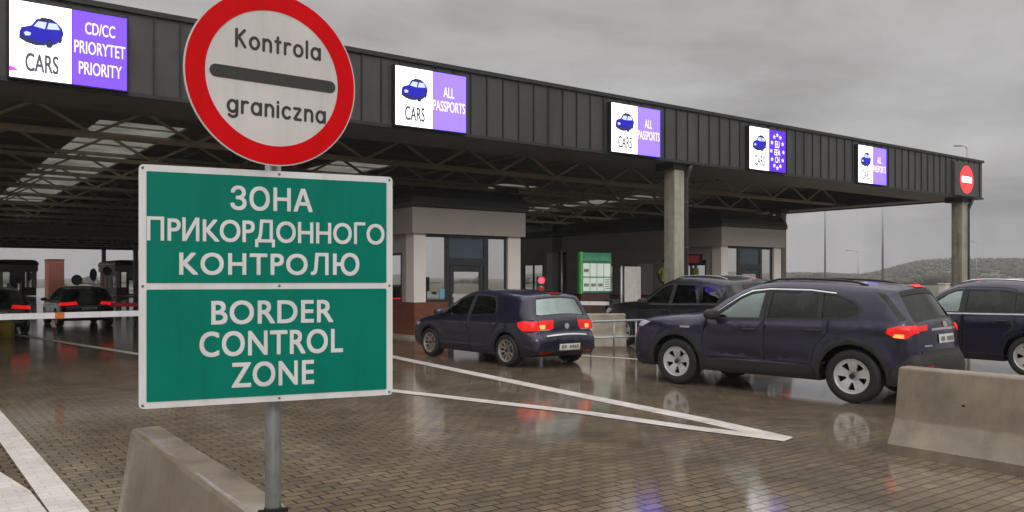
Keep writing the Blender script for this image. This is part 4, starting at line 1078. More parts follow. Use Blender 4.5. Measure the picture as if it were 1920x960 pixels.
# far woods: leafy clumps heaped along the foot of the hills
bm = bmesh.new(); rnd = random.Random(3)
ico = bmesh.new(); bmesh.ops.create_icosphere(ico, subdivisions=2, radius=1); ico.verts.ensure_lookup_table()
iv = [v.co.copy() for v in ico.verts]; jf = [[v.index for v in f.verts] for f in ico.faces]; ico.free()
for k in range(5200):
    a = R(rnd.uniform(14, 46)) if k < 1600 else R(rnd.uniform(46, 375))
    r = rnd.uniform(300, 430); h = rnd.uniform(0.8, 3.0) * (0.6 + 0.6 * math.sin(a * 23) ** 2); wx_ = rnd.uniform(1.2, 3.6)
    zz = 0.0
    if k >= 2000:                                                  # trees and scrub up on the slopes at the right
        a = R(rnd.uniform(18, 50)); r = rnd.uniform(450, 755); h = rnd.uniform(0.9, 2.4); wx_ = rnd.uniform(0.8, 1.9)
        zz = ridge(a) * math.sin(math.pi * min(1, (r - 430) / 330 * 0.95) / 2 * 1.15) * .93 - .5
    vs = [bm.verts.new((r * math.sin(a) + (v.x + rnd.uniform(-.28, .28)) * wx_, r * math.cos(a) + (v.y + rnd.uniform(-.28, .28)) * wx_, zz + h * .4 + (v.z + rnd.uniform(-.25, .25)) * h * .7)) for v in iv]
    for f in jf: bm.faces.new([vs[q] for q in f]).smooth = True
tag(fin('woods', bm, M_WOOD), kind='stuff')

# damp air: one even volume round the whole place
bm = bmesh.new(); box(bm, -905, 905, -905, 905, -1.2, 34.0)
m = bpy.data.materials.new("damp_air"); m.use_nodes = True; n = m.node_tree; n.nodes.clear()
o_ = n.nodes.new('ShaderNodeOutputMaterial'); pv = n.nodes.new('ShaderNodeVolumePrincipled'); pv.inputs['Density'].default_value = 0.00058; pv.inputs['Color'].default_value = (0.86, 0.86, 0.88, 1); pv.inputs['Anisotropy'].default_value = 0.1
n.links.new(pv.outputs[0], o_.inputs['Volume']); MATS["damp_air"] = m
hz = fin('haze', bm, m); tag(hz, kind='stuff')

# painted lines
def line_strip(name, pts, wd, z=0.004, ends=None):
    bm = bmesh.new(); L_ = []; R_ = []
    n = len(pts)
    for i, p in enumerate(pts):
        a = Vector(pts[max(i - 1, 0)]); b = Vector(pts[min(i + 1, n - 1)]); d = (b - a).normalized(); q = Vector((-d.y, d.x)) * wd / 2
        L_.append(bm.verts.new((p[0] + q.x, p[1] + q.y, z))); R_.append(bm.verts.new((p[0] - q.x, p[1] - q.y, z)))
    for i in range(n - 1): bm.faces.new((R_[i], R_[i + 1], L_[i + 1], L_[i]))
    o = fin(name, bm, M_WHITE_LINE); tag(o, kind='structure'); return o
def xy(u, v): p = gp(u, v); return (p.x, p.y)
tip = xy(1478, 824)
line_strip('lane_marking', [xy(1470, 822.5), xy(1320, 788), xy(1100, 744), xy(900, 703), xy(738, 669.5), xy(560, 632), xy(430, 605)], 0.26)
line_strip('lane_marking', [xy(1478, 825.5), xy(1300, 803.5), xy(1100, 775), xy(900, 752), xy(738, 733.5), xy(500, 699), xy(260, 664.5), xy(0, 623), xy(-200, 596)], 0.23, 0.008)
s0 = 1.03
line_strip('lane_marking', [tuple(W(s0, t)[:2]) for t in (5.6, 7.0, 9, 12, 16)], 0.225)
line_strip('lane_marking', [xy(60, 985), xy(20, 927), xy(-30, 893), xy(-200, 806), xy(-420, 735)], 0.26, 0.008)
line_strip('lane_marking', [xy(1085, 666.5), xy(1200, 674)], 0.14)

# ------------------------------------------------------------------ the canopy
T0 = 17.54; S0, S1 = -14.0, 39.0; TEND = 106.0; ZB, ZT = 5.2, 6.9
can = empty('border_canopy', (0, 0, 0), ANG)
tag(can, 'long dark grey canopy on concrete columns over the control lanes', 'canopy')
bm = bmesh.new()                                                   # standing seam sheet with raised ribs, front and right end
box(bm, S0, S1, T0, T0 + .12, ZB + .06, ZT - .10)
s = S0 + 0.25
while s < S1 - .05:
    box(bm, s - .018, s + .018, T0 - .035, T0 + .01, ZB + .07, ZT - .11, 1); s += 0.5
box(bm, S1 - .12, S1, T0 + .125, TEND, ZB + .06, ZT - .10)
t = T0 + 0.6
while t < 60:
    box(bm, S1 - .01, S1 + .035, t - .018, t + .018, ZB + .07, ZT - .11, 1); t += 0.5
box(bm, S0, S1 - .125, TEND - .12, TEND, ZB - .1, ZT - .10)
fin('fascia', bm, [M_FASCIA, M_FTRIM], can)
bm = bmesh.new()
box(bm, S0, S1 + .07, T0 - .07, T0 + .20, ZT - .10, ZT); box(bm, S1 - .2, S1 + .07, T0 + .205, TEND, ZT - .10, ZT)
box(bm, S0, S1 + .04, T0 - .05, T0 + .06, ZB - .02, ZB + .06); box(bm, S1 - .06, S1 + .045, T0 + .065, TEND, ZB - .02, ZB + .06)
fin('fascia_trim', bm, M_FTRIM, can)
bm = bmesh.new(); box(bm, S0, S1 - .13, T0 + .125, T0 + 2.1, ZB + .03, ZB + .10); box(bm, S1 - 1.2, S1 - .13, T0 + 2.105, TEND, ZB + .03, ZB + .10)
fin('soffit', bm, M_SOFFIT, can)
ZR = 6.28
sky_s = [(-4.5, -2.0, 26.8), (5.0, 7.5, 26.8), (14.2, 16.7, 29.5), (24.0, 26.5, 33.0), (33.2, 35.4, 33.0)]; SK0, SK1 = 26.8, 60.0
bm = bmesh.new(); box(bm, S0, S1 - .13, T0 + .125, SK0, ZR, ZR + .12); box(bm, S0, S1 - .13, SK1, TEND, ZR, ZR + .12)
e = [S0] + [x for a in sky_s for x in a[:2]] + [S1 - .13]
for a, b in zip(e[::2], e[1::2]): box(bm, a, b, SK0, SK1, ZR, ZR + .12)
for a, b, c in sky_s:
    if c > SK0: box(bm, a, b, SK0, c, ZR, ZR + .12)
fin('roof', bm, M_ROOF, can)
m, n, b = new_mat("skylight_sheet"); MATS["skylight_sheet"] = m     # milky corrugated rooflight lit by the sky above
o_ = n.nodes['Material Output']; tr_ = n.nodes.new('ShaderNodeBsdfTranslucent'); df = n.nodes.new('ShaderNodeBsdfDiffuse'); ms = n.nodes.new('ShaderNodeMixShader'); ms.inputs[0].default_value = 0.25
x = noise_to(n, 0.8, 5); rr_ = cramp(n, x.outputs['Fac'], [(0.3, (0.10, 0.10, 0.085)), (0.7, (0.22, 0.22, 0.195))])
n.links.new(rr_.outputs[0], tr_.inputs[0]); n.links.new(tr_.outputs[0], ms.inputs[1]); n.links.new(df.outputs[0], ms.inputs[2]); n.links.new(ms.outputs[0], o_.inputs[0])
for a, b_, c in sky_s:
    bm = bmesh.new(); vs = [bm.verts.new(p) for p in ((a, c, ZR + .06), (b_, c, ZR + .06), (b_, SK1, ZR + .06), (a, SK1, ZR + .06))]; bm.faces.new(vs)
    fin('skylight', bm, m, can)
t = T0 + 1.9; ti = 0
while t < TEND - 1:                                                # lattice girders across the lanes
    bm = bmesh.new(); zb, zt = 5.36, 6.16
    box(bm, S0, S1 - .2, t - .06, t + .06, zb - .06, zb + .06); box(bm, S0, S1 - .2, t - .06, t + .06, zt - .06, zt + .06)
    s = S0 + .1; up = True
    while s + 1.3 < S1 - .3:
        bar(bm, (s, t, zb + .05 if up else zt - .05), (s + 1.3, t, zt - .05 if up else zb + .05), .075, .075); s += 1.3; up = not up
    fin('truss', bm, M_STEEL, can); t += 4.6 if t < 60 else 6.0
for s in (-11, -7, -1, 2.2, 9, 11.8, 18.8, 21.4, 28.6, 31):
    bm = bmesh.new(); box(bm, s - .05, s + .05, T0 + 2.2, TEND - .1, 6.215, 6.275); fin('purlin', bm, M_STEEL, can)
t = SK0 + 1.0
bm = bmesh.new()
while t < SK1:
    box(bm, S0, S1 - .2, t - .03, t + .03, 6.275, 6.325); t += 4.0
fin('rafter', bm, M_STEEL, can).__setitem__('kind', 'stuff')
def column(s, t, wd, pipe=True, z0=0.0):
    bm = bmesh.new(); box(bm, s - wd / 2, s + wd / 2, t - wd / 2, t + wd / 2, z0, ZB + .02, 0, .02)
    co = fin('column', bm, M_COLC, can, True, 40)
    bm = bmesh.new(); box(bm, s - wd / 2 - .12, s + wd / 2 + .12, t - wd / 2 - .06, t + wd / 2 + .25, ZB - .18, ZB + .029, 0, .03); fin('column_head', bm, M_FTRIM, co)
    if pipe:
        bm = bmesh.new(); px = s + wd / 2 + .13; pt = t - wd / 2 + .06
        tube(bm, [(px - .02, pt - .22, ZB - .02), (px, pt - .1, ZB - .25), (px, pt, ZB - .5), (px, pt, z0 + .02)], .085, 12)
        for z in (1.2, 2.6, 4.0): tube(bm, [(px, pt, z), (px, pt, z + .05)], .10, 12)
        fin('drainpipe', bm, M_PIPE, co)
def col_at(u, t, wd, **k): column(S_of(u, t), t, wd, **k)
col_at(1264, T0 + .42, .44); col_at(1799, T0 + .45, .48)
col_at(1464, 26.6, .40, pipe=False)
s1c, s2c = S_of(1264, T0 + .42), S_of(1799, T0 + .45)
for t in (26.6, 36, 46, 58, 72, 88, 103):
    for s in (s1c, s1c - 17.6): column(s, t, .4, pipe=False)
    if t > 30: column(s2c, t, .4, pipe=False)

# ------------------------------------------------------------------ LED lane displays on the fascia
CARPIX = {'body': [(.06, .40), (.10, .56), (.30, .66), (.40, .86), (.62, .92), (.80, .84), (.90, .70), (.94, .55), (.90, .38), (.78, .20), (.62, .14), (.40, .16), (.20, .22), (.08, .28)],
          'roof': [(.41, .80), (.50, .93), (.70, .92), (.82, .82), (.62, .83)],
          'glass': [(.34, .64), (.43, .80), (.60, .80), (.56, .60)], 'glass2': [(.60, .61), (.64, .80), (.80, .80), (.86, .64)],
          'lamp': [(.15, .42), (.20, .47), (.29, .44), (.27, .36), (.18, .34)], 'grille': [(.30, .24), (.44, .20), (.46, .30), (.32, .35)],
          'skirt': [(.06, .36), (.38, .22), (.56, .20), (.56, .12), (.38, .10), (.20, .15), (.06, .24)], 'wheel': [(.60, .08), (.68, .08), (.73, .18), (.70, .30), (.62, .30), (.57, .18)],
          'wheel2': [(.83, .26), (.88, .26), (.91, .36), (.89, .44), (.84, .42)]}
def poly_bm(polys, y):
    bm = bmesh.new()
    for k, p in enumerate(polys):
        f = bm.faces.new([bm.verts.new((a, y - k * .001, b)) for a, b in p]); f.normal_update()
        if f.normal.y > 0: f.normal_flip()
    return bm
def led_sign(u0, u1, kind, label, frac=.51):
    t = T0 - .17; sa, sb = S_of(u0, t), S_of(u1, t); wd = sb - sa; z0, z1 = 5.25, 6.63
    g = empty('lane_display', W(sa, t, z0), ANG); h = z1 - z0
    tag(g, label, 'lane display', 'lit lane displays along the canopy front')
    bm = bmesh.new(); box(bm, -.03, wd + .03, .012, .165, -.03, h + .03, 0, .01); fin('case', bm, M_CASE, g)
    xm = wd * frac
    bm = poly_bm([[(0, 0), (xm, 0), (xm, h), (0, h)]], 0.008); sc = fin('white_screen', bm, M_LEDW, g)
    mv = {'priority': M_LEDP, 'eu': M_LEDE}.get(kind, M_LEDL)
    bm = poly_bm([[(xm + .012, 0), (wd, 0), (wd, h), (xm + .012, h)]], 0.008); sv = fin('violet_screen', bm, mv, g)
    ix, iy, iw, ih = xm * .10, h * .40, xm * .82, h * .46
    def P(k): return [(ix + a * iw, iy + b * ih) for a, b in CARPIX[k]]
    ic = fin('car_symbol', poly_bm([P('body')], .004), M_LEDB, sc)
    [fin('car_symbol_shade', poly_bm([P(k_)], .003), M_LEDK, ic) for k_ in ('skirt', 'wheel', 'wheel2', 'roof')]
    [fin('car_symbol_pane', poly_bm([P(k_)], .0005), M_LEDLB, ic) for k_ in ('glass', 'glass2', 'lamp')]
    bm = text_mesh("CARS", xm * .25, xm * .78, h * .10, h * .335, .02); shift_bm(bm, dy=.004); fin('lettering', bm, M_LEDG, sc)
    vw = wd - xm
    def T(txt, a, b, c, d, off=.0):
        bm = text_mesh(txt, xm + vw * a, xm + vw * b, h * c, h * d, off); shift_bm(bm, dy=.004); fin('lettering', bm, M_LEDT, sv)
    if kind == 'priority':
        T("CD/CC", .24, .78, .70, .86, .01); T("PRIORYTET", .05, .97, .43, .60, .01); T("PRIORITY", .13, .90, .15, .32, .01)
        fin('pixel_fault', poly_bm([[(0, h * .075), (xm * .14, h * .09), (xm * .06, h * .13), (0, h * .135)]], .004), M_LEDM, sc)
    elif kind == 'all':
        T("ALL", .32, .64, .58, .76, .01); T("PASSPORTS", .02, .97, .33, .51, .012)
    else:
        T("EU", .37, .62, .58, .74, .03); T("EEA", .32, .68, .40, .54, .03); T("CH", .37, .62, .22, .36, .03)
        bm = bmesh.new()
        for k in range(12):
            a = 2 * math.pi * k / 12; cx = xm + vw * (.5 + .37 * math.sin(a)); cz = h * (.49 + .40 * math.cos(a)); pts = []
            for q in range(10):
                r = (.085 if q % 2 == 0 else .040); pts.append((cx + r * math.sin(q * math.pi / 5), cz + r * math.cos(q * math.pi / 5)))
            f = bm.faces.new([bm.verts.new((x_, .004, z_)) for x_, z_ in pts]); f.normal_update()
            if f.normal.y > 0: f.normal_flip()
        fin('star_logo', bm, M_LEDT, sv)
    return g
led_sign(18, 238, 'priority', 'lit display reading CARS and PRIORYTET PRIORITY on the canopy front')
led_sign(742, 874, 'all', 'lit CARS and ALL PASSPORTS display directly above the roadside booth beside the hatchback')
led_sign(1147, 1238, 'all', 'lit CARS and ALL PASSPORTS display just left of the central concrete column', .52)
led_sign(1406, 1473, 'eu', 'lit CARS display whose violet half shows a ring of stars', .53)
led_sign(1610, 1662, 'all', 'lit CARS and ALL PASSPORTS display next to the round red no-entry display', .51)
t = T0 - .16; sa = S_of(1791, t); g = empty('no_entry_display', W(sa, t, 5.22), ANG)
tag(g, 'lit red no-entry disc with white bar in a dark square case', 'no-entry display')
wd = S_of(1832, t) - sa; h = 1.42
bm = bmesh.new(); box(bm, 0, wd, .012, .155, 0, h, 0, .012); fin('case', bm, M_FASCIA, g)
cx, cz, r = wd * .53, h * .5, .60
bm = poly_bm([[(cx + r * math.cos(2 * math.pi * k / 40), cz + r * math.sin(2 * math.pi * k / 40)) for k in range(40)]], .008); dsk = fin('red_disc', bm, M_LEDR, g)
bm = poly_bm([[(cx - r * .74, cz - .13), (cx + r * .74, cz - .13), (cx + r * .74, cz + .13), (cx - r * .74, cz + .13)]], .004); fin('white_bar', bm, M_LEDW, dsk)

# ------------------------------------------------------------------ booths and their islands
def island(s0, s1, t0, t1):
    bm = bmesh.new(); n = 10; pts = []
    r = (s1 - s0) / 2; cx = (s0 + s1) / 2
    for k in range(n + 1):
        a = math.pi + math.pi * k / n; pts.append((cx + r * math.cos(a), t0 + r * .6 + r * .6 * math.sin(a)))
    pts += [(s1, t1), (s0, t1)]
    prism(bm, pts, lambda a, b, d: W(a, b, d), 0.0, .06)
    bmesh.ops.recalc_face_normals(bm, faces=bm.faces[:])
    o = fin('traffic_island', bm, M_KERB); tag(o, kind='structure'); return o
def make_booth(label, corner_s, corner_t, door=True, glazing=True):
    g = empty('control_booth', W(corner_s, corner_t, .06), ANG); tag(g, label, 'booth', 'control booths under the canopy')
    BW, BL = 3.7, 9.2; zb, zg, zf = .93, 2.88, 3.61
    bm = bmesh.new(); x0, x1 = (1.12, 2.52) if door else (0, 0)
    box(bm, 0, 1.12, 0, .22, 0, zb); box(bm, 2.52, BW, 0, .22, 0, zb); box(bm, 0, .22, .225, BL, 0, zb); box(bm, BW - .22, BW, .225, BL, 0, zb); box(bm, .225, BW - .225, BL - .22, BL, 0, zb)
    fin('brick_base', bm, M_BRICK, g)
    for a in (0, BW - .44):
        bm = bmesh.new(); box(bm, a - .03 if a == 0 else a, a + .36 if a == 0 else BW + .03, -.03, .42, zb, zg); fin('corner_post', bm, M_POST, g)
    bm = bmesh.new(); box(bm, -.14, BW + .14, -.14, BL + .14, zg, zf); fin('fascia_band', bm, M_BAND, g)
    bm = bmesh.new()                                               # rounded dark roof edge
    prof = [(0, 0), (-.20, .02), (-.22, .12), (-.18, .30), (-.06, .48), (.14, .60), (.4, .66)]
    rings = []
    for dx_, dz_ in prof:
        rings.append([bm.verts.new(p) for p in ((dx_ - .0, dx_, zf + dz_), (BW - dx_, dx_, zf + dz_), (BW - dx_, BL - dx_, zf + dz_), (dx_, BL - dx_, zf + dz_))])
    for a, b in zip(rings[:-1], rings[1:]):
        for k in range(4): bm.faces.new((a[k], a[(k + 1) % 4], b[(k + 1) % 4], b[k]))
    bm.faces.new(rings[-1]); fin('roof', bm, M_CAP, g)
    # front: glazing, door with a transom, frames
    fr = bmesh.new()
    for a, b in ((.33, .41), (1.06, 1.20), (2.42, 2.58), (3.20, 3.27)): box(fr, a, b, .05, .13, zb - (.84 if a in (1.06, 2.42) else 0), zg)
    for a, b, c, d in ((.41, 1.06, zg - .09, zg), (1.20, 2.42, zg - .09, zg), (2.58, 3.20, zg - .09, zg), (.41, 1.06, zb, zb + .07), (2.58, 3.20, zb, zb + .07), (1.20, 2.42, 1.98, 2.20)): box(fr, a, b, .052, .128, c, d)
    fo = fin('glazing_frame', fr, M_FRAME, g)
    for a, b, c, d in ((.41, 1.06, zb + .07, zg - .09), (2.58, 3.20, zb + .07, zg - .09)):
        bm = bmesh.new(); box(bm, a, b, .085, .097, c, d); fin('window_pane', bm, M_BOOTHGLASS, g)
    bm = bmesh.new(); box(bm, 1.20, 2.42, .085, .10, 2.20, zg - .09); fin('transom', bm, M_TRANSOM, g)
    bm = bmesh.new(); box(bm, 1.22, 1.36, .06, .12, .03, 1.97); box(bm, 2.26, 2.40, .06, .12, .03, 1.97); box(bm, 1.36, 2.26, .06, .12, 1.80, 1.97); box(bm, 1.36, 2.26, .06, .12, .03, .22)
    dr = fin('door', bm, M_FRAME, g); bm = bmesh.new(); box(bm, 1.36, 2.26, .085, .097, .22, 1.80); fin('door_pane', bm, M_BOOTHGLASS, dr)
    bm = bmesh.new(); tube(bm, [(1.30, .055, .9), (1.30, .01, .9), (1.30, .01, 1.2), (1.30, .055, 1.2)], .014, 6); fin('door_handle', bm, M_CHROME, dr)
    # sides
    for xs, xo in ((0, -1), (BW, 1)):
        def X(a, b): return (xs + min(xo * a, xo * b), xs + max(xo * a, xo * b))
        wb = bmesh.new()
        for a, b, c, d in ((.42, .75, zb, zg), (2.35, 3.6, zb, zg), (3.6, 4.5, 2.25, zg), (4.5, 6.0, zb, zg), (7.3, BL, zb, zg), (6.0, 7.3, zb, 1.0), (6.0, 7.3, 2.25, zg), (.75, 2.35, 2.35, zg)):
            box(wb, *X(-.18, -.03), a, b, c, d)
        fin('side_wall', wb, M_WALLG, g)
        fr = bmesh.new()
        for a, b, c, d in ((.75, .82, zb, 2.35), (2.28, 2.35, zb, 2.35), (.82, 2.28, 2.28, 2.35), (.82, 2.28, zb, zb + .07), (1.52, 1.58, zb + .07, 2.28)): box(fr, *X(-.12, -.02), a, b, c, d)
        for a, b, c, d in ((6.0, 6.07, 1.0, 2.25), (7.23, 7.3, 1.0, 2.25), (6.07, 7.23, 2.18, 2.25), (6.07, 7.23, 1.0, 1.07)): box(fr, *X(-.12, -.02), a, b, c, d)
        fin('window_frame', fr, M_FRAME, g)
        for a, b, c, d in ((.82, 1.52, zb + .07, 2.28), (1.58, 2.28, zb + .07, 2.28), (6.07, 7.23, 1.07, 2.18)):
            bm = bmesh.new(); box(bm, *X(-.075, -.063), a, b, c, d); fin('window_pane', bm, M_BOOTHGLASS, g)
        bm = bmesh.new(); box(bm, *X(-.14, -.05), 3.6, 4.5, zb, 2.25); fin('side_door', bm, M_FRAME if xo > 0 else M_POST, g)
    bm = bmesh.new(); box(bm, .23, BW - .23, .6, BL - .25, .02, .06); box(bm, .5, 1.05, 2.2, 4.0, .06, .80, 0, .02); box(bm, 2.2, 3.2, 3.2, 3.9, .06, 1.6, 0, .02); box(bm, .23, BW - .23, .4, BL - .25, zg - .04, zg - .003); fin('interior', bm, M_ROOMD, g)
    bm = bmesh.new(); box(bm, .19, BW - .19, BL - .20, BL - .04, zb, zg); fin('rear_wall', bm, M_WALLG, g)
    return g
b1s, b1t = ST(-2.75, 23.7); b2s, b2t = ST(8.04, 32.4)
island(b1s - .35, b1s + 4.05, b1t - 1.6, b1t + 30); island(b2s - .35, b2s + 4.05, b2t - 1.6, b2t + 30)
make_booth('grey and brick booth with glazed door directly behind the navy hatchback', b1s, b1t)
k = make_booth('grey booth behind the black SUV, right of the central column', b2s, b2t)
bm = bmesh.new(); box(bm, b2s - 3, b2s - 2.9, 0, .1, 0, .1); bm.free()
rs = empty('message_sign', W(b2s - .06, b2t + 1.5, 2.32), ANG); tag(rs, 'dark message board with a dim red strip on the side of the far booth', 'message board')
bm = bmesh.new(); box(bm, -.10, .03, -.62, .62, -.12, .32, 0, .01); fin('case', bm, M_CASE, rs)
M_DIMRED = emit("dim_red_leds", (0.30, 0.03, 0.035), 0.22); bm = bmesh.new(); box(bm, -.108, -.101, -.55, .55, -.02, .26); fin('lit_strip', bm, M_DIMRED, rs)
make_booth('plain grey booth in shade between the two front booths, farther back', b2s, b2t + 10.2)
for i, (u, Y, lab) in enumerate(((50, 84, 'dark booth far down the lanes at the left edge of the photo'), (266, 86, 'dark booth far down the lanes just behind the green sign'))):
    p = dp(u, HOR, Y); s, t = ST(p.x, p.y); bo = make_booth(lab, s - 2.4, t); bo.scale = (.88, .88, .84)
st_ = empty('info_sticker', W(b1s + .98, b1t + .02, 1.10), ANG); tag(st_, 'small pale blue sticker on the booth window beside the door', 'sticker')
bm = bmesh.new(); box(bm, -.10, .07, .05, .06, 0, .26); fin('sheet', bm, mat("sticker_blue", (0.16, 0.42, 0.55), 0.4), st_)

# ------------------------------------------------------------------ things between the lanes
def post(bm, x, y, z0, z1, r=.03, n=8): tube(bm, [(x, y, z0), (x, y, z1)], r, n)
# green notice board
p = dp(1118, HOR, 27.0); g = empty('notice_board', (p.x, p.y, 0), ANG); tag(g, 'green framed notice board with white posters, lit at the lane side', 'notice board')
kx = 27.0 / FPX
zt, zbm = CAMH + 51 * kx, CAMH - 24 * kx; hw = .66
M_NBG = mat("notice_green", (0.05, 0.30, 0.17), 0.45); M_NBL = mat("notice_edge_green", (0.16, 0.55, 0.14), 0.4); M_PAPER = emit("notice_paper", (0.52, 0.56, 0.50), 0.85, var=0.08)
bm = bmesh.new(); box(bm, -hw, hw, 0, .16, zbm, zt, 0, .01); cs = fin('cabinet', bm, M_NBG, g)
bm = bmesh.new(); box(bm, -hw - .03, -hw + .05, -.03, .05, zbm - .02, zt + .02, 0); fin('frame', bm, M_NBL, g)
for i in range(4):
    for j in range(2):
        bm = bmesh.new(); x0 = -hw + .10 + i * .30; box(bm, x0, x0 + .27, -.006, -.001, zbm + .06 + j * .46, zbm + .06 + j * .46 + .42); fin('poster', bm, M_PAPER, cs)
bm = bmesh.new(); x = -hw + 1.0 + .02
for q in range(5): box(bm, x + .02, x + .22, -.012, -.007, zbm + .12 + q * .07, zbm + .15 + q * .07)
for q in range(4): box(bm, -hw + .13 + .30 * (q % 3), -hw + .33 + .30 * (q % 3), -.012, -.007, zbm + .20 + .46 * (q // 3), zbm + .30 + .46 * (q // 3))
fin('poster_marking', bm, mat("print_tone", (0.26, 0.30, 0.22), 0.6), cs)
bm = bmesh.new(); prism(bm, [(-hw, zt - .27), (hw, zt - .27), (hw - .2, zt - .12), (-hw + .2, zt - .12)], lambda a, b, d: Vector((a, d, b)), -.03, .0); bmesh.ops.recalc_face_normals(bm, faces=bm.faces[:]); fin('hood', bm, mat("notice_pale_green", (0.10, 0.36, 0.22), 0.4), g)
bm = bmesh.new(); box(bm, -hw + .05, hw - .05, .03, .14, 0, zbm, 0); fin('plinth', bm, mat("plinth_brown", (0.075, 0.032, 0.022), 0.6), g)
# white board on posts
p = dp(1187, HOR, 27.5); g = empty('blank_board', (p.x, p.y, 0), ANG); tag(g, 'plain white board on two thin posts in front of the far booth', 'board'); kx = 27.5 / FPX
bm = bmesh.new(); box(bm, -.36, .36, 0, .05, CAMH - 60 * kx, CAMH + 25 * kx, 0, .008); fin('panel', bm, mat("board_white", (0.62, 0.60, 0.57), 0.5), g)
for x in (-.30, .30):
    bm = bmesh.new(); post(bm, x, .085, 0, CAMH + 20 * kx); fin('post', bm, M_GALV, g)
# slim posts
for u, vt, Y, lab in ((1165, 500, 24.0, 'slim dark post standing behind the pale concrete block'), (1053, 470, 30.0, 'slim tall grey pole left of the green notice board')):
    p = dp(u, vt, Y); bm = bmesh.new(); tube(bm, [(0, 0, 0), (0, 0, p.z)], .035, 10); tube(bm, [(0, 0, 0), (0, 0, .04)], .09, 10); tube(bm, [(0, 0, p.z), (0, 0, p.z + .02)], .04, 10)
    o = fin('slim_post', bm, M_GALV); o.location = (p.x, p.y, 0); tag(o, lab, 'post')
# red lane light
p = dp(1015, 530, 22.6); g = empty('traffic_light', (p.x, p.y, 0), R(5)); tag(g, 'small lane traffic light glowing red above the hatchback roof', 'traffic light')
bm = bmesh.new(); post(bm, 0, .08, 0, p.z - .15, .04); fin('post', bm, M_GALV, g)
bm = bmesh.new(); box(bm, -.12, .12, 0, .16, p.z - .30, p.z + .17, 0, .02); bx = fin('housing', bm, M_CASE, g)
M_REDL = emit("red_signal", (1.0, 0.02, 0.04), 7.0)
bm = bmesh.new(); lathe(bm, [(.085, -.004), (.06, -.016), (.001, -.02)], 20, Matrix.Translation((0, 0, p.z + .06))); fin('red_lens', bm, M_REDL, bx, True)
bm = bmesh.new(); lathe(bm, [(.085, -.004), (.06, -.012), (.001, -.014)], 20, Matrix.Translation((0, 0, p.z - .17))); fin('dark_lens', bm, M_TAILD, bx, True)
bm = bmesh.new()
for k in range(9):
    a0, a1 = math.pi * k / 9, math.pi * (k + 1) / 9
    bm.faces.new([bm.verts.new(q) for q in ((.1 * math.cos(a0), 0, p.z + .06 + .1 * math.sin(a0)), (.1 * math.cos(a1), 0, p.z + .06 + .1 * math.sin(a1)), (.1 * math.cos(a1), -.12, p.z + .06 + .1 * math.sin(a1)), (.1 * math.cos(a0), -.12, p.z + .06 + .1 * math.sin(a0)))])
fin('visor', bm, M_CASE, bx)
# barrier arms
def barrier_arm(u0, u1, v0, v1, Y0, Y1, m, lab, bands=True):
    a = dp(u0, v0, Y0); b = dp(u1, v1, Y1); g = empty('boom_barrier', (b.x, b.y, 0), 0); tag(g, lab, 'boom barrier')
    d = a - b; bm = bmesh.new(); bar(bm, (0, 0, b.z), (d.x, d.y, a.z), .06, .11); ar = fin('arm', bm, m, g)
    if bands:
        for f in (.575, .93):
            q = Vector((d.x * f, d.y * f, b.z + (a.z - b.z) * f)); bm = bmesh.new(); bar(bm, q, q + d.normalized() * .16 , .066, .116); fin('reflective_band', bm, mat("orange_band", (0.55, 0.16, 0.03), 0.5), ar)
    bm = bmesh.new(); M = Matrix.Rotation(ANG, 4, 'Z'); box(bm, -.02, .36, -.17, .17, 0, b.z + .12, 0, .02, M); fin('cabinet', bm, M_CASE, g, True, 40)
    bm = bmesh.new(); q = d * .14; post(bm, q.x, q.y, 0, b.z - .07, .025); fin('support_leg', bm, M_CASE, g)
barrier_arm(-60, 330, 596, 585.5, 15.0, 17.4, M_SWHITE, 'long white boom barrier arm lowered across the left lane')
barrier_arm(1068, 1142, 568, 569, 24.3, 25.2, M_SWHITE, 'short white boom arm below the green notice board', False)
barrier_arm(208, 330, 571, 571, 23.5, 25.0, mat("boom_red", (0.5, 0.012, 0.018), 0.4), 'red boom barrier arm right of the dark car in the left lane', False)
# tube railing
p0 = gp(1108, 663); g = empty('guard_railing', (p0.x, p0.y, 0), ANG + R(-4)); tag(g, 'low grey tube railing in front of the pale concrete block', 'railing')
zt = .70; Lr = 1.95
bm = bmesh.new(); tube(bm, [(0, 0, zt - .03), (.03, 0, zt), (Lr - .03, 0, zt), (Lr, 0, zt - .03)], .026, 10); fin('top_rail', bm, M_GALV, g)
bm = bmesh.new(); tube(bm, [(0, 0, zt * .48), (Lr, 0, zt * .48)], .02, 8); fin('lower_rail', bm, M_GALV, g)
for x in (0, .65, 1.3, Lr):
    bm = bmesh.new(); post(bm, x, 0, 0, zt - .02, .024); fin('post', bm, M_GALV, g)

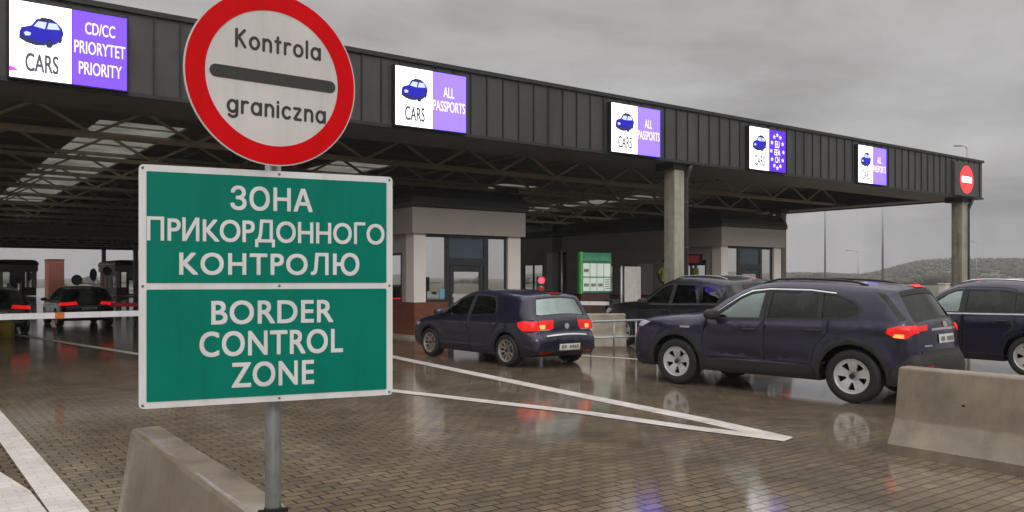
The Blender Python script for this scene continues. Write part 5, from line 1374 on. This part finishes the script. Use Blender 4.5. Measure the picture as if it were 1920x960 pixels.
# Jersey barriers: stepped profile, extruded along the lane, chamfered ends
def jersey(label, far, length, hgt=.80, rz=None, half=.074, extra=None):
    """far: ground point under the middle of the end face that lies farther down the lane."""
    rz = ANG if rz is None else rz
    g_prof = [(-.30, 0), (-.295, .09), (-.165, .30), (-.155, .33), *[(-half + .022 - .034 * math.cos(R(a_)), hgt - .034 + .034 * math.sin(R(a_))) for a_ in (2, 25, 47, 68, 88)], *[(half - .022 + .034 * math.cos(R(a_)), hgt - .034 + .034 * math.sin(R(a_))) for a_ in (88, 68, 47, 25, 2)], (.155, .33), (.165, .30), (.295, .09), (.30, 0)]
    bm = bmesh.new(); n = len(g_prof); rings = []
    ys = [0, -.025] + [-(.025 + (length - .05) * k / 12) for k in range(1, 13)] + [-length]
    rnd = random.Random(int(far[0] * 100))
    for i, y in enumerate(ys):
        sc = .965 if i in (0, len(ys) - 1) else 1.0
        rings.append([bm.verts.new((a * sc + rnd.uniform(-.002, .002), y, b * (.988 if sc < 1 else 1) + (rnd.uniform(-.0025, .0025) if b > .05 else 0))) for a, b in g_prof])
    for a, b in zip(rings[:-1], rings[1:]):
        for k in range(n - 1): bm.faces.new((a[k], a[k + 1], b[k + 1], b[k]))
    bm.faces.new(rings[0][::-1]); bm.faces.new(rings[-1])
    bmesh.ops.recalc_face_normals(bm, faces=bm.faces[:])
    g = empty('concrete_barrier', (far[0], far[1], 0), rz); tag(g, label, 'concrete barrier', 'precast concrete lane barriers')
    fin('body', bm, M_CONC, g, True, 22)
    return g
# right, near: bottom left corner at photo (1662, 850)
q = gp(1662, 850); c = W(*(ST(q.x, q.y)[0] + .30, ST(q.x, q.y)[1]))
g = jersey('concrete lane barrier at the lower right in front of the navy SUV', (c.x, c.y), 4.0)
for y, z in ((-.62, .50),):
    bm = bmesh.new(); tube(bm, [(-.118 - .012, y, z), (-.07, y, z)], .014, 10); fin('lifting_hole', bm, M_UNDER, g)
bm = bmesh.new(); box(bm, -.315, -.16, -1.72, -1.22, .002, .06, 0, .012); fin('drain_slot', bm, M_UNDER, g)
pt = Vector(((275 - 960) / FPX * 4.72, 4.72)); jersey('concrete lane barrier at the foot of the green border control sign', (pt.x, pt.y), 2.05, rz=ANG - R(1.9))
p = gp(1130, 655)
g = jersey('pale concrete barrier block behind the tube railing', (p.x - .90, p.y), 1.42, .84, ANG + R(90 - 36), .11)

# ------------------------------------------------------------------ the foreground sign
KS = 0.67                                                          # the small plate size: a 600 mm disc on a 55 mm pole
YL, YR = 4.0 * KS, 4.512 * KS
pl = Vector(((260 - 960) / FPX * YL, YL)); pr_ = Vector(((736 - 960) / FPX * YR, YR)); dv = pr_ - pl
SGW = dv.length / KS; sgz0, sgz1 = 1.006, 2.171; SGH = sgz1 - sgz0
rot = math.atan2(dv.y, dv.x)
sg = empty('border_sign', (pl.x, pl.y, CAMH * (1 - KS)), rot); sg.scale = (KS, KS, KS); tag(sg, 'green border control zone sign below a red ring disc on one pole', 'road sign')
def rrect(x0, x1, z0, z1, r, n=5):
    out = []
    for cx, cz, a0 in ((x1 - r, z0 + r, -90), (x1 - r, z1 - r, 0), (x0 + r, z1 - r, 90), (x0 + r, z0 + r, 180)):
        for k in range(n + 1): out.append((cx + r * math.cos(R(a0 + 90 * k / n)), cz + r * math.sin(R(a0 + 90 * k / n))))
    return out
bm = bmesh.new(); prism(bm, rrect(0, SGW, sgz0, sgz1, .022), lambda a, b, d: Vector((a, d, b)), 0, .022); bmesh.ops.recalc_face_normals(bm, faces=bm.faces[:])
plate = fin('green_plate', bm, M_SWHITE, sg)
zm = sgz1 - SGH * .4985
for z0, z1 in ((zm + .016, sgz1 - .032), (sgz0 + .032, zm - .016)):
    bm = bmesh.new(); prism(bm, rrect(.034, SGW - .034, z0, z1, .006), lambda a, b, d: Vector((a, d, b)), -.003, .003); bmesh.ops.recalc_face_normals(bm, faces=bm.faces[:]); fin('green_field', bm, M_SGREEN, plate)
def line_(txt, a, b, f0, f1, off=.012, sp=1.0):
    bm = text_mesh(txt, SGW * a, SGW * b, sgz1 - SGH * f1, sgz1 - SGH * f0, off, sp); shift_bm(bm, dy=-.0045); fin('lettering', bm, M_SWHITE, plate)
line_("ЗОНА", .336, .656, .073, .173, .022, 1.04)
line_("ПPИKOPДOHHOГO", .030, .962, .214, .330, .014, .98)
line_("KOHTPOЛ", .146, .722, .355, .450, .022, 1.12); line_("O", .776, .852, .353, .452, .022, 1.0)
za, zb_ = sgz1 - SGH * .450, sgz1 - SGH * .355
bm = poly_bm([[(SGW * .742, za), (SGW * .758, za), (SGW * .758, zb_), (SGW * .742, zb_)], [(SGW * .757, (za + zb_) / 2 - .010), (SGW * .782, (za + zb_) / 2 - .010), (SGW * .782, (za + zb_) / 2 + .010), (SGW * .757, (za + zb_) / 2 + .010)]], -.0045); fin('lettering', bm, M_SWHITE, plate)
line_("BORDER", .264, .742, .562, .660, .022, 1.06)
line_("CONTROL", .220, .782, .692, .795, .022, 1.06)
line_("ZONE", .340, .662, .826, .930, .022, 1.06)
for fx_ in (.014, .5, .986):
    for z in (sgz0 + .016, zm, sgz1 - .016):
        bm = bmesh.new(); lathe(bm, [(.0065, 0), (.005, -.003), (.001, -.004)], 10, Matrix.Translation((SGW * fx_ + (.03 if fx_ == .5 else 0), -.0005, z))); fin('screw', bm, M_SCREW, plate, True)
# disc
CX, CZ, CR = .622, 2.630, .437
def disc(r, y0, y1, n=72, r_in=None):
    bm = bmesh.new()
    if r_in is None:
        prism(bm, [(r * math.cos(2 * math.pi * k / n), r * math.sin(2 * math.pi * k / n)) for k in range(n)], lambda a, b, d: Vector((a, d, b)), y0, y1)
    else:
        A = [[bm.verts.new((rr * math.cos(2 * math.pi * k / n), y, rr * math.sin(2 * math.pi * k / n))) for k in range(n)] for rr, y in ((r_in, y1), (r_in, y0), (r, y0), (r, y1))]
        for i in range(4):
            for k in range(n): bm.faces.new((A[i][k], A[i][(k + 1) % n], A[(i + 1) % 4][(k + 1) % n], A[(i + 1) % 4][k]))
    bmesh.ops.recalc_face_normals(bm, faces=bm.faces[:])
    return bm
dk = fin('round_plate', disc(CR, 0, .012), M_SGREY, sg); dk.location = (CX, -.03, CZ); dk.rotation_euler = (0, R(.6), R(10.5))
fin('red_ring', disc(CR * .985, -.0025, .001, 72, CR * .775), M_SRED, dk)
bm = bmesh.new(); hb, tb = CR * .735, CR * .070; pts = []
for k in range(13): a = R(-90 + 180 * k / 12); pts.append((hb - tb + tb * math.cos(a), tb * math.sin(a)))
for k in range(13): a = R(90 + 180 * k / 12); pts.append((-hb + tb + tb * math.cos(a), tb * math.sin(a)))
prism(bm, pts, lambda a, b, d: Vector((a + .004, d, b)), -.003, .001); bmesh.ops.recalc_face_normals(bm, faces=bm.faces[:]); fin('black_bar', bm, M_SBLACK, dk)
# rounded road-sign letters drawn with a pen of even width; units: x-height 1
def arc(cx, cz, r, a0, a1, n=18, rz=None): return [(cx + r * math.cos(R(a0 + (a1 - a0) * k / n)), cz + (rz or r) * math.sin(R(a0 + (a1 - a0) * k / n))) for k in range(n + 1)]
BOWL = arc(.42, .5, .42, 0, 360, 28, .5)
GLY = {'K': ([[(.0, 0), (.0, 1.5)], [(.78, 1.5), (.06, .70)], [(.22, .88), (.84, 0)]], .86), 'o': ([BOWL], .84), 'a': ([BOWL, [(.86, 0), (.86, 1.0)]], .88),
       'n': ([[(0, 0), (0, 1)], [(0, .5)] + arc(.36, .60, .36, 180, 0, 14, .40) + [(.72, 0)]], .72), 't': ([[(.22, 1.38), (.22, 0)], [(0, 1.0), (.48, 1.0)]], .48),
       'r': ([[(0, 0), (0, 1)], arc(.36, .60, .36, 180, 65, 10, .40)], .46), 'l': ([[(0, 0), (0, 1.5)]], .02), 'i': ([[(0, 0), (0, 1)], [(0, 1.34), (0, 1.36)]], .02),
       'g': ([BOWL, [(.86, 1.0), (.86, -.12)] + arc(.46, -.14, .40, 0, -150, 12, .30)], .88), 'c': ([arc(.42, .5, .42, 48, 312, 22, .5)], .70), 'z': ([[(0, 1), (.64, 1), (0, 0), (.66, 0)]], .66)}
def pen_text(txt, x0, x1, z0, xh, wd, gap=.34):
    tot = sum(GLY[c][1] for c in txt) + gap * (len(txt) - 1); kx_ = (x1 - x0) / tot; x = 0; bm = bmesh.new(); lay = 0
    for c in txt:
        for st in GLY[c][0]:
            pts = [Vector((x0 + (x + a) * kx_, z0 + b * xh)) for a, b in st]; lay += 1; y = -.0012 - .00006 * (lay % 12)
            for a, b in zip(pts[:-1], pts[1:]):
                d = (b - a).normalized() if (b - a).length else Vector((0, 1)); nn = Vector((-d.y, d.x)) * wd / 2; e = d * wd * .12
                bm.faces.new([bm.verts.new((q.x, y, q.y)) for q in (a - nn - e, b - nn + e, b + nn + e, a + nn - e)]); lay += 1; y = -.0012 - .00006 * (lay % 12)
            for q in (pts[0], pts[-1]):
                lay += 1; y = -.0012 - .00006 * (lay % 12); bm.faces.new([bm.verts.new((q.x + wd / 2 * math.cos(k * math.pi / 5), y, q.y + wd / 2 * math.sin(k * math.pi / 5))) for k in range(10)])
        x += GLY[c][1] + gap
    bm.normal_update()
    for f in bm.faces:
        if f.normal.y > 0: f.normal_flip()
    return bm
fin('lettering', pen_text("Kontrola", -CR * .435, CR * .545, CR * .305, CR * .125, CR * .033, .5), M_SBLACK, dk)
fin('lettering', pen_text("graniczna", -CR * .52, CR * .615, -CR * .435, CR * .125, CR * .033, .5), M_SBLACK, dk)
pu = (512 - 960) / FPX * 4.38 * KS; pp = Vector((pu, 4.38 * KS, 0)); inv = Matrix.Rotation(-rot, 4, 'Z') @ (pp - Vector((pl.x, pl.y, 0))) / KS; zg_ = -CAMH * (1 - KS) / KS
bm = bmesh.new(); tube(bm, [(inv.x, inv.y, zg_), (inv.x, inv.y, 3.0)], .041, 24); tube(bm, [(inv.x, inv.y, 3.0), (inv.x, inv.y, 3.012)], .043, 24); fin('pole', bm, M_GALV, sg)
for z in (1.15, 1.95, 2.45, 2.85):
    bm = bmesh.new(); tube(bm, [(inv.x, inv.y, z - .02), (inv.x, inv.y, z + .02)], .047, 20); box(bm, inv.x - .10, inv.x + .10, .027, max(.04, inv.y - .036), z - .018, z + .018); fin('pole_clamp', bm, M_GALV, sg)
bm = bmesh.new(); tube(bm, [(inv.x, inv.y, .40), (inv.x, inv.y, .44)], .045, 20); box(bm, inv.x - .075, inv.x + .075, inv.y - .012, inv.y + .012, .41, .43); fin('pole_clamp', bm, M_UNDER, sg)

# ------------------------------------------------------------------ cars
sp = spec_hatch(); car = build_car(sp, 'hatchback_car'); place_car(car, sp, gp(800, 668), gp(938, 687)); car.scale = (1.05, .96, .955)
tag(car, 'navy hatchback with lit tail lights driving up to the brick booth', 'car', 'cars queueing at the control')
sp = remap(spec_suv(), lambda x: x if x < 4.0 else 4.0 + (x - 4.0) * .74, lambda z: z if z < 1.08 else 1.08 + (z - 1.08) * .91); car = build_car(sp, 'suv_car'); place_car(car, sp, gp(1260, 721), gp(1589, 758)); car.scale = (1.045, .93, .985)
tag(car, 'navy SUV with black wheel arches and silver wheels, nearest on the wet paving', 'car', 'cars queueing at the control')
sp = spec_big(); big = build_car(sp, 'suv_car'); p = W(14.6, 15.1); q = W(14.6, 12.2); place_car(big, sp, p, q, .97)
tag(big, 'black SUV with bright window line waiting behind the navy SUV', 'car', 'cars queueing at the control')
sp2 = spec_cross(); car = build_car(sp2, 'crossover_car'); q = gp(1928, 708); d = Vector((-AY, AX, 0)); place_car(car, sp2, q + d * 2.51, q, 1.0)
tag(car, 'blue crossover with bright roof rail, cut by the right edge of the photo', 'car', 'cars queueing at the control')
for (u, Y, lab) in ((168, 29.0, 'black SUV seen from behind in the left lane, brake lights lit'), (-4, 24.6, 'dark car with red tail lights at the far left edge')):
    c = copy_tree(big); p = dp(u, HOR, Y); s, t = ST(p.x, p.y)
    c.rotation_euler = (0, 0, math.atan2(-AX, AY)); ctr = W(s - 0, t)
    Mz = Matrix.Rotation(c.rotation_euler.z, 3, 'Z'); c.location = ctr - Mz @ Vector((sp['L'], 0, 0)); c.location.z = 0; k = .93; c.scale = (k, k, .80)
    c.location = ctr - Mz @ Vector((sp['L'] * k, 0, 0)); tag(c, lab, 'car', 'cars queueing at the control')

# ------------------------------------------------------------------ person in a yellow vest, standing on the booth steps
PY = 33.6; p = dp(1246, HOR, PY); zst = 2.42 - 1.80
stp = empty('access_steps', (p.x, p.y, 0), ANG); tag(stp, 'low metal steps under the person in the yellow vest', 'steps')
bm = bmesh.new(); box(bm, -.45, .45, -.5, .5, .14, zst, 0, .01); box(bm, -.45, .45, -.85, -.505, .0, zst * .55, 0, .01); fin('treads', bm, M_GALV, stp)
PERSON.location = (p.x, p.y, zst)

# ------------------------------------------------------------------ small far things
def lamp_post(u, vt, Y, arm, lab, h=None, r=.09):
    p = dp(u, vt, Y); z = p.z; g = empty('lamp_post', (p.x, p.y, -.05), 0); tag(g, lab, 'lamp post', 'lamp posts beyond the canopy')
    bm = bmesh.new(); tube(bm, [(0, 0, 0), (0, 0, z * .5), (0, 0, z)], [r, r * .75, r * .5], 10); fin('pole', bm, M_GALV, g)
    bm = bmesh.new(); d = -1 if arm < 0 else 1; a = abs(arm)
    tube(bm, [(0, 0, z), (d * a * .3, 0, z + .22), (d * a, 0, z + .28)], r * .45, 8); fin('arm', bm, M_GALV, g)
    bm = bmesh.new(); box(bm, min(d * a, d * (a + .7)), max(d * a, d * (a + .7)), -.14, .14, z + .22, z + .36, 0, .04); fin('lamp_head', bm, M_GALV, g)
lamp_post(1547, 305, 78, .9, 'tall pole left of the corner column, its top behind the canopy')
lamp_post(1655, 315, 74, .9, 'tall pole nearer the corner column, its top behind the canopy', r=.10)
lamp_post(1609, 472, 150, -1.6, 'small distant lamp post seen between the two tall poles')
lamp_post(1813, 278, 80, -.5, 'tall lamp post whose head shows above the canopy corner')
lamp_post(1831, 455, 120, -1.2, 'distant curved lamp post just right of the corner column')
p = dp(1770, 533, 24); bm = bmesh.new(); box(bm, -.11, .11, -.11, .11, 0, p.z, 0, .015); box(bm, -.13, .13, -.13, .13, p.z, p.z + .03, 0, .01)
o = fin('marker_post', bm, mat("post_white", (0.62, 0.58, 0.54), 0.5)); o.location = (p.x, p.y, 0); o.rotation_euler.z = ANG; tag(o, 'square white marker post between the navy SUV and the corner column', 'post')
# things far down the left lanes
def round_sign(u, v, Y, r, m1, m2, lab, sx=1.0):
    p = dp(u, v, Y); g = empty('round_sign', (p.x, p.y, 0), R(8)); tag(g, lab, 'road sign', 'round signs far down the left lanes')
    bm = bmesh.new(); post(bm, 0, .05, 0, p.z + r * .6, .04); fin('pole', bm, M_GALV, g)
    d1 = fin('plate', disc(r, 0, .02, 28), m1, g); d1.location = (0, 0, p.z); d1.scale = (sx, 1, 1)
    d2 = fin('face', disc(r * .72, -.01, -.002, 28), m2, d1)
M_DR = mat("far_sign_red", (0.16, 0.03, 0.035), 0.5); M_DB = mat("far_sign_blue", (0.03, 0.04, 0.12), 0.5); M_DG = mat("far_sign_grey", (0.16, 0.14, 0.15), 0.5); M_DBR = mat("far_sign_brown", (0.075, 0.05, 0.035), 0.5)
round_sign(144, 525, 70, .44, M_DR, M_DG, 'round red rimmed sign just above the black SUV roof, far left')
round_sign(175, 515, 70, .52, M_DB, M_DB, 'narrow dark blue round sign on a pole, far left', .55)
round_sign(201, 508, 80, .42, M_DBR, M_DBR, 'brown round sign plate beside the dark booth, far left')
p = dp(109, HOR, 100); s, t = ST(p.x, p.y); g = empty('brick_tower', W(s - .2, t), ANG); tag(g, 'narrow red brown building far behind the left booth', 'building')
bm = bmesh.new(); box(bm, -.8, .85, 0, 3, 0, 3.95); fin('wall', bm, mat("red_brown_wall", (0.26, 0.085, 0.06), 0.7), g); bm = bmesh.new(); box(bm, -.85, .9, -.05, 3.05, 3.955, 4.1); fin('roof', bm, mat("roof_edge_brown", (0.10, 0.05, 0.04), 0.7), g)
p = dp(115, 524, 101); g = empty('warning_beacon', (p.x, p.y, 0)); tag(g, 'small yellow and white beacon behind the black SUV, far left', 'beacon')
bm = bmesh.new(); post(bm, 0, 0, 0, p.z - .7, .06); fin('post', bm, M_GALV, g)
bm = bmesh.new(); tube(bm, [(0, 0, p.z - .75), (0, 0, p.z - .02)], .36, 14); fin('yellow_body', bm, mat("beacon_yellow", (0.62, 0.38, 0.03), 0.5), g)
bm = bmesh.new(); tube(bm, [(0, 0, p.z - .015), (0, 0, p.z + .45), (0, 0, p.z + .56)], [.35, .33, .14], 14); fin('white_top', bm, M_SWHITE, g)
p = gp(13, 633); g = empty('yellow_bollard', (p.x, p.y, 0)); tag(g, 'squat dull yellow bollard below the boom arm at the left edge', 'bollard')
bm = bmesh.new(); tube(bm, [(0, 0, 0), (0, 0, .38), (0, 0, .44), (0, 0, .46)], [.20, .20, .17, .08], 16); fin('body', bm, mat("bollard_yellow", (0.25, 0.17, 0.015), 0.6), g)
